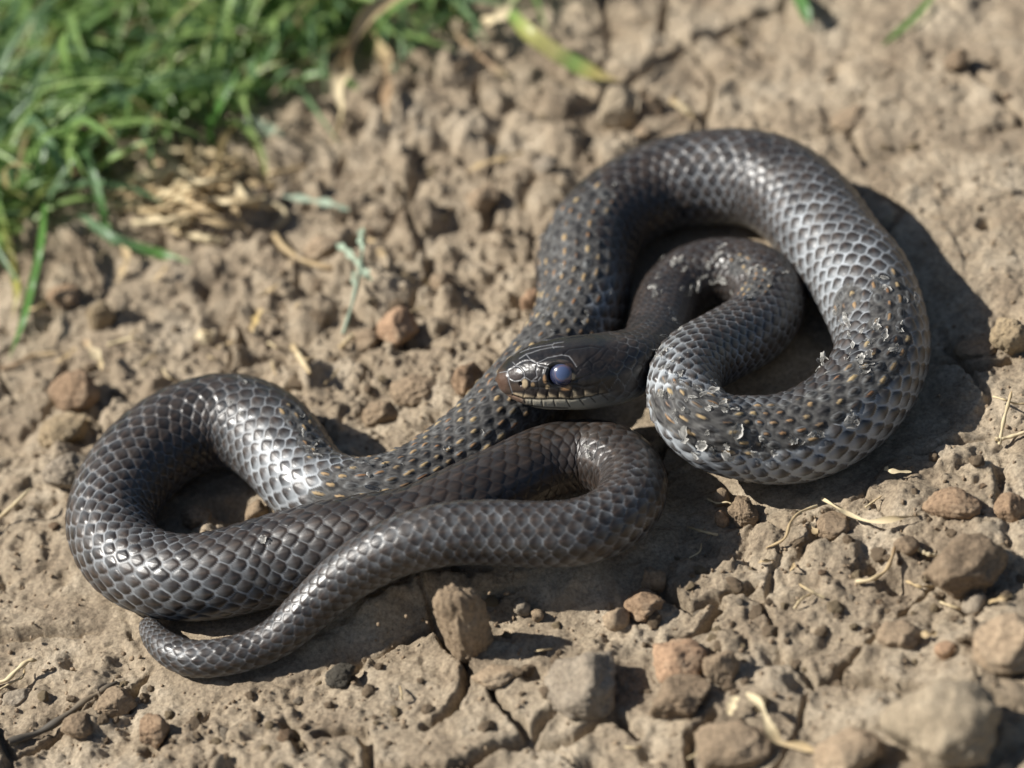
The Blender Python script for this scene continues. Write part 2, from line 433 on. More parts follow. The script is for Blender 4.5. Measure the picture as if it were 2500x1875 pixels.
for (px, py, ls, lt) in [(1050, 1240, .07, .03), (1300, 1080, .05, .03), (1480, 1090, .03, .03)]:
    i, j = surf_at(px, py)
    plainv = np.maximum(plainv, np.exp(-((SSg - SS[i]) / ls) ** 2 - ((THg - TH[j]) * R[:, None] / lt) ** 2))
shr = 0.972 - 0.135 * stretch - 0.02 * flank + 0.09 * plainv                # scales pulled apart where the skin is stretched
j0 = np.round(V)
best = np.full(U.shape, -9.0); rad_o = np.full(U.shape, 9.0); du = np.zeros(U.shape); dv = np.zeros(U.shape); ci = np.zeros(U.shape); cj = np.zeros(U.shape)
for dj in (-1, 0, 1):
    j = j0 + dj; off = 0.5 * (np.mod(j, 2))
    i0 = np.round(U - off)
    for di in (-1, 0, 1):
        i = i0 + di
        a = U - (i + off); b = (V - j) * asp
        jit = 0.975 + 0.05 * _hash(i, j, 3)
        aa, bb = np.abs(a), np.abs(b)
        rr_ = (((aa * 0.5 + bb * asp) / (0.125 + 0.5 * asp * asp)) ** 7 + (aa / 0.5) ** 7 + (bb / (0.92 * asp)) ** 7) ** (1 / 7.) / (shr * jit)
        # the scale lying further forward covers the one behind it
        score = np.where(rr_ < 1, a + 2.0, -rr_)
        nw = score > best
        best = np.where(nw, score, best); rad_o = np.where(nw, rr_, rad_o)
        du = np.where(nw, a, du); dv = np.where(nw, b, dv); ci = np.where(nw, i, ci); cj = np.where(nw, j, cj)
edge = np.clip(1.0 - rad_o, 0, 1) * 0.55               # 0 on the rim of a scale, about 0.5 in the middle
gap = sstep(0.97, 1.03, rad_o)                         # bare skin between the scales
rnd = _hash(ci, cj, 5); rnd2 = _hash(ci, cj, 6); rnd3 = _hash(ci, cj, 8)
belly = sstep(SPAN / 2 - 0.12, SPAN / 2 + 0.02, np.abs(THg))
isnk = sstep(0.64, 0.82, tt[:, None] + 0.06 * np.cos(THg * 2) * -1)       # where lattice scales begin behind the head plates

# worn patches, where the old skin has gone and orange flecks show: (pixel, along-body, around-body half sizes in m)
worn = np.zeros(U.shape)
def patch(px, py, ls, lt, k=1.0):
    global worn
    i, j = surf_at(px, py)
    ds = (SSg - SS[i]) / ls; dt = (THg - TH[j]) * R[:, None] / lt
    worn = np.maximum(worn, k * np.clip(1.6 - np.sqrt(ds * ds + dt * dt) * 1.35, 0, 1))
for args in [(1200, 990, .034, .022), (1060, 1120, .030, .017), (960, 1160, .022, .016), (1150, 1040, .03, .024), (890, 1190, .011, .011), (1010, 1150, .02, .014),
             (1370, 620, .030, .016), (1350, 720, .022, .015), (1390, 530, .018, .012), (1450, 480, .012, .008), (1380, 790, .014, .013), (1300, 830, .02, .012),
             (1800, 1040, .020, .0085), (1900, 1040, .022, .009), (1980, 1000, .018, .008), (2060, 940, .018, .006), (1700, 1000, .010, .009), (1740, 1030, .010, .0075), (1750, 1080, .008, .006),
             (2160, 760, .018, .006), (2180, 850, .014, .006), (2060, 730, .007, .008), (2130, 900, .010, .007), (2200, 700, .010, .004), (1850, 680, .012, .007), (1800, 640, .008, .005), (725, 1010, .008, .005), (770, 1080, .008, .006), (1610, 1000, .006, .006)]:
    patch(*args)
worn = worn * (1 - isnk * 0) * (tt[:, None] > 1.1)
cellnoise = rnd2 * 0.5 + 0.25
wornc = sstep(0.40, 0.55, worn + (rnd3 - 0.5) * 0.42) * (1 - belly)
wornc = wornc * (1 - flank * 0.6)

basepale = sstep(0.12, -0.30, du)                     # the covered root of each scale is paler
seam = np.maximum(gap, 0.0)

# relief
ramp = np.clip((du + 0.62) / 1.24, 0, 1)              # low at the root, proud at the free rear edge
dome = sstep(0.0, 0.13, edge)
hgt = (0.00034 * dome * (0.15 + 0.85 * ramp) + 0.00009 * np.clip(edge / 0.4, 0, 1) * dome + 0.00006 * np.exp(-(dv / 0.05) ** 2) * sstep(0.05, .2, edge)) * np.clip(Lsc / 0.0053, .55, 1.1)[:, None]
ruffle = np.zeros(U.shape)
for (px, py, ls, lt) in [(1780, 1120, .04, .012), (1900, 1130, .04, .012), (1650, 1010, .02, .012), (2050, 1080, .03, .010), (2090, 850, .02, .012)]:
    i, j = surf_at(px, py)
    ruffle = np.maximum(ruffle, np.exp(-((SSg - SS[i]) / ls) ** 2 - ((THg - TH[j]) * R[:, None] / lt) ** 2))
hgt = hgt + ruffle * (0.00075 * rnd + .0002) * sstep(-0.2, 0.42, du) * sstep(0.0, 0.10, edge)
hgt_w = 0.00022 * sstep(0.0, 0.2, edge) + 0.00045 * np.exp(-((du / 0.24) ** 2 + (dv / 0.13) ** 2) ** 1.5) + 0.00012 * fbm(SSg * 900, THg * 14, 3, 55)
hgt = hgt * (1 - wornc) + hgt_w * wornc
hgt = hgt + 0.00004 * (rnd - .5)
hgt = np.maximum(hgt, 0.00014 * gap * stretch)
# belly plates
bcell = np.mod(Uc[:, None] + 0 * THg, 1.0)
hgt = hgt * (1 - belly) + belly * 0.00025 * bcell
hgt = hgt * isnk

# pigment
def colv(*c): return np.array(c, float)
dark = colv(0.0090, 0.0080, 0.0075); brown = colv(0.050, 0.034, 0.025); grey = colv(0.105, 0.108, 0.108)
keel = np.exp(-(dv / 0.085) ** 2) * sstep(-0.45, 0.1, du) * (rnd2 > 0.35)
pig = mixc(dark + 0 * U[..., None], brown, np.clip(0.20 + 0.5 * keel + 0.34 * (rnd - 0.5) + 0.45 * sstep(0.1, 0.5, edge) * 0.6, 0, 1))
pig = mixc(pig, grey, np.clip(flank * (0.35 + 0.5 * rnd) + 0.08 * stretch, 0, 0.9))
rimd = sstep(0.10, 0.02, edge) * sstep(0.0, 0.3, du)
pig = mixc(pig, colv(0.055, 0.035, 0.024), 0.6 * rimd)
paleskin = colv(0.33, 0.35, 0.365)
pig = mixc(pig, paleskin, basepale * np.clip(0.03 + 0.42 * stretch + 0.3 * flank, 0, .85) * (0.55 + 0.45 * rnd3))
pig = mixc(pig, paleskin, seam * np.clip((0.24 + 0.62 * stretch + 0.15 * flank - 0.3 * plainv) * np.clip(0.85 + 1.5 * fbm(SSg * 90, THg * 2.5, 3, 27), 0.25, 1.2), 0, .95))
lightfl = np.zeros(U.shape)                            # the pale lower flank of the right-hand loop
for (px, py, ls, lt, k) in [(1790, 1135, .05, .010, 1.0), (1700, 1100, .03, .010, 1.0), (1640, 1020, .02, .010, .9), (1900, 1160, .05, .009, .9), (2040, 1120, .05, .008, .7), (1610, 950, .015, .008, .9), (700, 1190, .03, .012, .5), (2000, 700, .03, .008, .5)]:
    i, j = surf_at(px, py)
    lightfl = np.maximum(lightfl, k * np.exp(-((SSg - SS[i]) / ls) ** 2 - ((THg - TH[j]) * R[:, None] / lt) ** 2))
pig = mixc(pig, colv(0.44, 0.47, 0.49), np.clip(lightfl * (0.10 + 0.85 * np.maximum(basepale, gap)) * (0.5 + 0.5 * rnd2), 0, .9))
org = mixc(colv(0.23, 0.11, 0.045) + 0 * U[..., None], colv(0.38, 0.28, 0.14), rnd)
spot = sstep(1.25, 0.75, np.sqrt((du / (0.15 + .16 * rnd3)) ** 2 + (dv / (0.05 + .08 * rnd)) ** 2) + 0.75 * fbm(SSg * 1300, THg * 20, 3, 66))
spot = spot * np.clip(rnd2 * 2.4 - 0.45, 0, 0.95)
wcol = mixc(colv(0.019, 0.0175, 0.017) + 0 * U[..., None], colv(0.12, 0.115, 0.105), np.clip(0.4 * sstep(0.15, 0.02, edge) + 0.9 * fbm(SSg * 600, THg * 9, 4, 88), 0, 1))
ring = np.exp(-((np.sqrt((du / 0.33) ** 2 + (dv / 0.19) ** 2) - 1) / 0.2) ** 2)
wcol = mixc(wcol, colv(0.19, 0.195, 0.19), 0.5 * ring * (rnd3 > .45) + .5 * sstep(.25, .55, fbm(SSg * 420, THg * 7, 3, 18)))
wcol = mixc(wcol, org, spot)
pig = mixc(pig, wcol, wornc)
pig = mixc(pig, colv(0.34, 0.33, 0.29), belly)
dust = np.clip(fbm(SSg * 60, THg * 2.2, 4, 44) * 1.6 - 0.35, 0, 1)
pig = mixc(pig, colv(0.13, 0.105, 0.08), 0.30 * dust * (1 - wornc))
rough = 0.31 + 0.16 * rnd + 0.1 * seam + 0.32 * wornc + 0.12 * dust

# ---- head plates, laid out on the left cheek and mirrored to the right
nh = int(np.searchsorted(SS, 0.052))
Pm = C[:nh, None, :3] + np.abs(lx[:nh])[..., None] * Sv[:nh, None, :] + lz[:nh][..., None] * Uv[:nh, None, :]
hx, hy, _ = project(Pm); ZX = (hx - 1180) * 4.608; ZY = (hy - 780) * 4.608
def ell(cx, cy, rx, ry, soft=0.35): return sstep(1 + soft, 1 - soft, np.hypot((ZX - cx) / rx, (ZY - cy) / ry))
hd = mixc(colv(0.008, 0.0072, 0.007) + 0 * ZX[..., None], colv(0.024, 0.018, 0.0145), np.clip(.35 + 1.2 * fbm(ZX / 160, ZY / 160, 3, 3), 0, 1))
hd = mixc(hd, colv(0.095, 0.055, 0.037), 0.85 * ell(205, 715, 75, 130, .5)); hd = mixc(hd, colv(.05, .036, .03), 0.8 * ell(350, 620, 80, 70))
hd = mixc(hd, colv(0.09, 0.06, 0.042), 0.6 * ell(380, 790, 120, 70))
lipt = np.interp(ZX, [300, 500, 640, 850, 1000, 1150, 1400, 1600], [830, 800, 775, 790, 740, 770, 760, 720])
mouth = np.interp(ZX, [200, 330, 450, 640, 850, 1000, 1200, 1330, 1500, 1800], [840, 850, 890, 900, 892, 900, 868, 835, 800, 760])
lip = sstep(-14, 14, ZY - lipt) * sstep(300, 360, ZX) * sstep(1420, 1250, ZX)
cream = colv(0.46, 0.36, 0.23); white = colv(0.36, 0.325, 0.25)
LB = np.array([330, 470, 605, 735, 850, 1010, 1130, 1300, 1460.])
kb = np.clip(np.searchsorted(LB, ZX.ravel()) - 1, 0, 7).reshape(ZX.shape)
lu = (ZX - LB[kb]) / (LB[kb + 1] - LB[kb]); lv = np.clip((ZY - lipt) / np.maximum(mouth - lipt, 1), 0, 1)
cw = sstep(0.45, 0.85, lv + 0.45 * (0.45 - lu) + 0.35 * (kb == 0) + 0.12 * (kb >= 5)) * np.where(kb == 1, .75, 1)
hd = mixc(hd, mixc(colv(0.022, 0.017, 0.015) + 0 * ZX[..., None], cream, cw), lip)
for (cx, cy, rx, ry) in [(955, 838, 60, 45), (1085, 825, 45, 42), (1245, 790, 70, 45), (1000, 745, 40, 32)]:
    hd = mixc(hd, colv(0.022, 0.018, 0.016), 0.95 * ell(cx, cy, rx, ry))
hd = mixc(hd, colv(0.36, 0.20, 0.09), ell(925, 765, 58, 34))
for (cx, cy, rx, ry, c) in [(465, 720, 32, 48, (.40, .31, .19)), (693, 670, 22, 48, (.20, .12, .06)), (556, 735, 20, 26, (.22, .15, .08)), (1008, 640, 26, 32, (.36, .27, .16)),
                            (722, 762, 24, 22, (.42, .31, .18)), (965, 525, 40, 26, (.08, .05, .035)), (900, 480, 60, 20, (.06, .045, .035))]:
    hd = mixc(hd, colv(*c), ell(cx, cy, rx, ry))
low = sstep(-8, 8, ZY - mouth)
hd = mixc(hd, mixc(mixc(white + 0 * ZX[..., None], colv(0.20, 0.13, 0.09), sstep(520, 400, ZX)), colv(0.17, 0.16, 0.135), sstep(950, 1350, ZX) * .9), low)
LINES_PALE = [[(265, 590), (285, 700), (325, 835)], [(180, 595), (270, 580), (365, 520), (330, 480)], [(270, 580), (290, 660), (350, 692), (420, 680), (460, 640), (450, 580), (405, 535), (365, 522)],
              [(370, 515), (440, 470), (530, 455), (610, 500), (592, 580), (602, 640), (540, 695), (470, 650)], [(480, 390), (530, 455)], [(400, 440), (480, 390), (640, 335), (760, 312), (900, 300)],
              [(615, 495), (720, 430), (880, 395), (960, 412), (1000, 460), (1045, 530)], [(615, 512), (740, 550)], [(540, 695), (610, 690), (640, 650)], [(760, 275), (790, 320)]]
LINES_DARK = [[(900, 390), (960, 335), (1200, 300), (1330, 322), (1250, 400), (1100, 520), (1050, 560)], [(1050, 610), (1180, 445), (1250, 400)], [(1010, 700), (1150, 640), (1330, 560), (1400, 480)],
              [(1180, 445), (1230, 500), (1220, 570), (1290, 620), (1340, 600)], [(1230, 500), (1310, 450), (1400, 330)], [(1310, 450), (1410, 480)], [(1060, 560), (1180, 530), (1220, 570)],
              [(470, 800), (440, 890)], [(632, 770), (575, 895)], [(742, 760), (705, 895)], [(856, 780), (835, 890)], [(1012, 740), (965, 895)], [(1132, 790), (1130, 880)], [(1300, 760), (1290, 850)],
              [(460, 800), (530, 760), (640, 765), (760, 760), (860, 775), (1000, 730), (1150, 760), (1300, 720), (1420, 650)], [(330, 815), (460, 815)],
              [(525, 690), (525, 760)], [(610, 690), (620, 760)],
              [(455, 895), (470, 935)], [(545, 900), (550, 970)], [(655, 900), (665, 975)], [(790, 895), (805, 975)], [(930, 900), (975, 985)], [(1080, 900), (1130, 960)], [(1200, 870), (1260, 930)], [(1330, 840), (1400, 900)],
              [(1400, 480), (1480, 560), (1470, 650), (1420, 700)], [(1400, 330), (1500, 390), (1480, 560)], [(500, 968), (700, 992), (950, 1000)]]
groove = np.zeros(ZX.shape)
for pl, pale_line in [(l, 1) for l in LINES_PALE] + [(l, 0) for l in LINES_DARK]:
    d = poly_dist(ZX, ZY, pl)
    g = sstep(8.0, 2.5, d) if pale_line else sstep(13.0, 4.0, d); groove = np.maximum(groove, sstep(12, 2, d))
    hd = mixc(hd, colv(0.17, 0.17, 0.175) if pale_line else colv(0.008, 0.007, 0.007), g * (0.8 if pale_line else 0.75))
dm = np.abs(ZY - mouth); gm = sstep(12, 4, dm) * (ZX > 320) * (ZX < 1420)
hd = mixc(hd, colv(0.008, 0.006, 0.005), gm); groove = np.maximum(groove, 1.3 * sstep(22, 3, dm) * (ZX > 320) * (ZX < 1450))
nost = ell(418, 725, 17, 22, .3); hd = mixc(hd, colv(0.003, 0.003, 0.003), nost)
EYE = (848, 637)
de = np.hypot((ZX - EYE[0]), (ZY - EYE[1]))
hd = mixc(hd, colv(0.008, 0.008, 0.008), sstep(138, 122, de))
hh = -0.00016 * groove - 0.0008 * nost - 0.0016 * sstep(128, 95, de) + 0.00045 * np.exp(-((de - 152) / 22) ** 2) * (ZY < 690)
hh = hh + 0.0008 * ell(800, 500, 170, 45, .6) + 0.00012 * fbm(ZX / 70, ZY / 70, 3, 12)
hb = 1 - isnk[:nh]
hgt[:nh] = hgt[:nh] + hh * hb * (tt[:nh, None] > .01)
pig[:nh] = mixc(hd, pig[:nh], isnk[:nh])
rough[:nh] = rough[:nh] * isnk[:nh] + (0.36 + 0.05 * fbm(ZX / 50, ZY / 50, 2, 4)) * hb
# cheeks and throat behind the jaw stay pale
thr = sstep(math.radians(105), math.radians(128), np.abs(THg)) * sstep(2.2, 1.2, tt)[:, None]
thr[:nh] *= isnk[:nh]
pig = mixc(pig, colv(0.20, 0.19, 0.16), thr * 0.75 * (0.55 + 0.45 * sstep(0.02, 0.1, edge)))

PB = P0 + hgt[..., None] * N0
n, m = PX.shape
capV = np.array([C[0, :3] - T[0] * 0.0007, C[-1, :3] + T[-1] * 0.0005])
Vb = np.vstack([PB.reshape(-1, 3), capV])
pa = np.concatenate([np.clip(pig, 0, 1), rough[..., None]], -1).reshape(-1, 4)
pa = np.vstack([pa, pa[0], pa[-1]])
Fq = grid_faces(n, m, True)
j = np.arange(m); k0, k1 = n * m, n * m + 1
capF = np.vstack([np.stack([np.full(m, k0), (j + 1) % m, j, j], 1), np.stack([np.full(m, k1), (n - 1) * m + j, (n - 1) * m + (j + 1) % m, (n - 1) * m + (j + 1) % m], 1)])
skin = attr_mat("snake_skin", None, 0.5, 0.00004, 2600)
bme = np_mesh("body", Vb, Fq, True, {"pigment": pa})
import bmesh
bm = bmesh.new(); bm.from_mesh(bme); bm.verts.ensure_lookup_table()
for a, b, c, _ in capF:
    try: f = bm.faces.new((bm.verts[a], bm.verts[b], bm.verts[c])); f.smooth = True
    except ValueError: pass
bm.normal_update(); bm.to_mesh(bme); bm.free()
snake = bpy.data.objects.new("snake", None); COL.objects.link(snake)
tag(snake, "dark grey-brown snake coiled in loops on dry soil, shedding patches of skin", "snake")
body = link("body", bme, skin, snake)

# eye: milky blue ball set into the cheek
def uv_ball(nu=32, nv=48):
    a = np.linspace(0, math.pi, nu)[:, None]; b = np.linspace(0, 2 * math.pi, nv, endpoint=False)[None, :]
    return np.stack([np.sin(a) * np.cos(b), np.sin(a) * np.sin(b), np.cos(a) + 0 * b], -1).reshape(-1, 3), grid_faces(nu, nv, True)
bv, bf = uv_ball()
er = 0.0037
for side in (1, -1):
    i, jj = surf_at(1180 + EYE[0] / 4.608, 780 + EYE[1] / 4.608)
    jm = jj if side == 1 else int(np.abs(TH + TH[jj]).argmin())
    c = P0[i, jm]; nrm = N0[i, jm]
    zax = Vector(nrm.tolist()); rot = np.array(zax.to_track_quat('Z', 'Y').to_matrix())
    Ve = (bv * er * np.array([1, 1, 0.8])) @ rot.T + (c - nrm * er * 0.40)
    rr = np.hypot(bv[:, 0] - .1, bv[:, 1] - .05)
    col = mixc(colv(0.055, 0.078, 0.15) + 0 * bv, colv(0.018, 0.022, 0.05), sstep(0.50, 0.85, rr))
    col = mixc(col, colv(0.16, 0.09, 0.085), 0.6 * np.exp(-((rr - 0.60) / 0.05) ** 2) + 0.35 * np.exp(-((rr - 0.74) / 0.08) ** 2) * (bv[:, 0] > .2))
    em = np_mesh("eye", Ve, bf, True, {"pigment": np.column_stack([col, np.full(len(col), .25)])})
    if side == 1:
        emat = attr_mat("milky_eye", 0.22, 0.6)
        emat.node_tree.nodes["Principled BSDF"].inputs["Coat Weight"].default_value = 0.35
        emat.node_tree.nodes["Principled BSDF"].inputs["Coat Roughness"].default_value = 0.04
    eo = link("eye", em, emat, snake)
    eo["label"] = "milky blue clouded eye"

# ------------------------------------------------------------------ stones and clods
def ico(sub):
    b = bmesh.new(); bmesh.ops.create_icosphere(b, subdivisions=sub, radius=1.0)
    V = np.array([v.co for v in b.verts]); F = np.array([[v.index for v in f.verts] for f in b.faces]); b.free()
    return V, F
ICO = {k: ico(k) for k in (2, 3, 5)}
def noise3(D, f, seed): return (perlin(D[:, 0] * f + seed, D[:, 1] * f - seed, seed) + perlin(D[:, 1] * f + 3.1, D[:, 2] * f + seed, seed + 1) + perlin(D[:, 2] * f, D[:, 0] * f + 1.7, seed + 2)) / 1.7
def rock_shape(sub, seed, planes=12, crumb=0.0, soft=0.03):
    """faceted, chipped lump of about unit radius"""
    r_ = np.random.default_rng(seed); D, F = ICO[sub]
    nn = r_.normal(size=(planes, 3)); nn /= np.linalg.norm(nn, axis=1)[:, None]; dd = r_.uniform(0.68, 1.0, planes)
    c = D @ nn.T; rr = np.where(c > 0.05, dd[None, :] / np.maximum(c, 0.05), 9.0)
    rad_ = -soft * np.log(np.exp(-rr / soft).sum(1) + np.exp(-1.12 / soft))
    rad_ = rad_ * (1 + 0.10 * noise3(D, 2.0, seed % 50) + 0.05 * noise3(D, 5.0, seed % 41 + 3) + 0.045 * noise3(D, 11.0, seed % 37 + 5) + 0.028 * noise3(D, 24.0, seed % 31 + 7))
    if crumb: rad_ = rad_ * (1 + crumb * noise3(D, 7.0, seed % 29) + crumb * 0.6 * noise3(D, 15.0, seed % 23))
    return D * rad_[:, None], F
STONE = {
    'tan': earth_mat("clod_tan", [(0.20, 0.138, 0.088), (0.31, 0.222, 0.145), (0.40, 0.30, 0.205)], 90, 0.0006),
    'grey': earth_mat("stone_grey", [(0.15, 0.135, 0.115), (0.27, 0.24, 0.195), (0.36, 0.325, 0.27)], 130, 0.0005),
    'red': earth_mat("stone_red", [(0.16, 0.085, 0.048), (0.26, 0.155, 0.09), (0.33, 0.23, 0.15)], 120, 0.0005),
    'orange': earth_mat("stone_orange", [(0.28, 0.15, 0.085), (0.40, 0.23, 0.135), (0.38, 0.27, 0.18)], 110, 0.0004),
    'pale': earth_mat("stone_pale", [(0.27, 0.225, 0.16), (0.38, 0.32, 0.23), (0.44, 0.38, 0.285)], 70, 0.0005),
    'dark': earth_mat("stone_dark", [(0.022, 0.023, 0.022), (0.045, 0.046, 0.042), (0.10, 0.09, 0.072)], 200, 0.0006),
    'yellow': earth_mat("stone_yellow", [(0.26, 0.195, 0.11), (0.37, 0.285, 0.17), (0.42, 0.34, 0.22)], 150, 0.0006),
    'brown': earth_mat("clod_brown", [(0.12, 0.078, 0.047), (0.19, 0.125, 0.078), (0.28, 0.20, 0.13)], 130, 0.0006),
    'pink': earth_mat("stone_pink", [(0.28, 0.20, 0.13), (0.38, 0.28, 0.185), (0.42, 0.335, 0.235)], 60, 0.0004),
}
SOIL_MEAN = np.array([0.32, 0.25, 0.17])
for m_ in STONE.values():
    for nd in m_.node_tree.nodes:
        if nd.type == 'VALTORGB' and nd.color_ramp.elements[0].position > 0.31:
            for e_ in nd.color_ramp.elements:
                k_ = 0.12 if m_.name == 'stone_dark' else 0.55 if m_.name.startswith('clod') else 0.45
                e_.color = (*(np.array(e_.color[:3]) * (1 - k_) + SOIL_MEAN * k_), 1)
def stone(name, label, cat, px, py, w, h, col, seed, depth=1.0, tall=1.0, crumb=0.0, sink=0.35, rz=None, tilt=0.0):
    a = w / 2 * PXM * 0.86
    c = h / 2 * PXM * 0.92 * tall; b = a * depth
    P = on_ground(px, py)
    P = on_ground(px, py + min(h * 0.25, 60)); g = float(gz_at(P[0], P[1]))
    sink = sink + 0.12
    zc = g + c * (1 - sink)
    P = ray_at(px, py, zc)
    for _ in range(2):
        g = float(gz_at(P[0], P[1])); zc = g + c * (1 - sink); P = ray_at(px, py, zc)
    V, F = rock_shape(5 if w > 75 else 3, seed, 13, crumb)
    V = V * np.array([a, b, c])
    o = link(name, np_mesh(name, V, F), STONE[col])
    o.location = P.tolist()
    o.rotation_euler = (random.uniform(-.15, .15), tilt, ROLL * 0 + (rz if rz is not None else random.uniform(-.4, .4)))
    tag(o, label, cat)
    return o
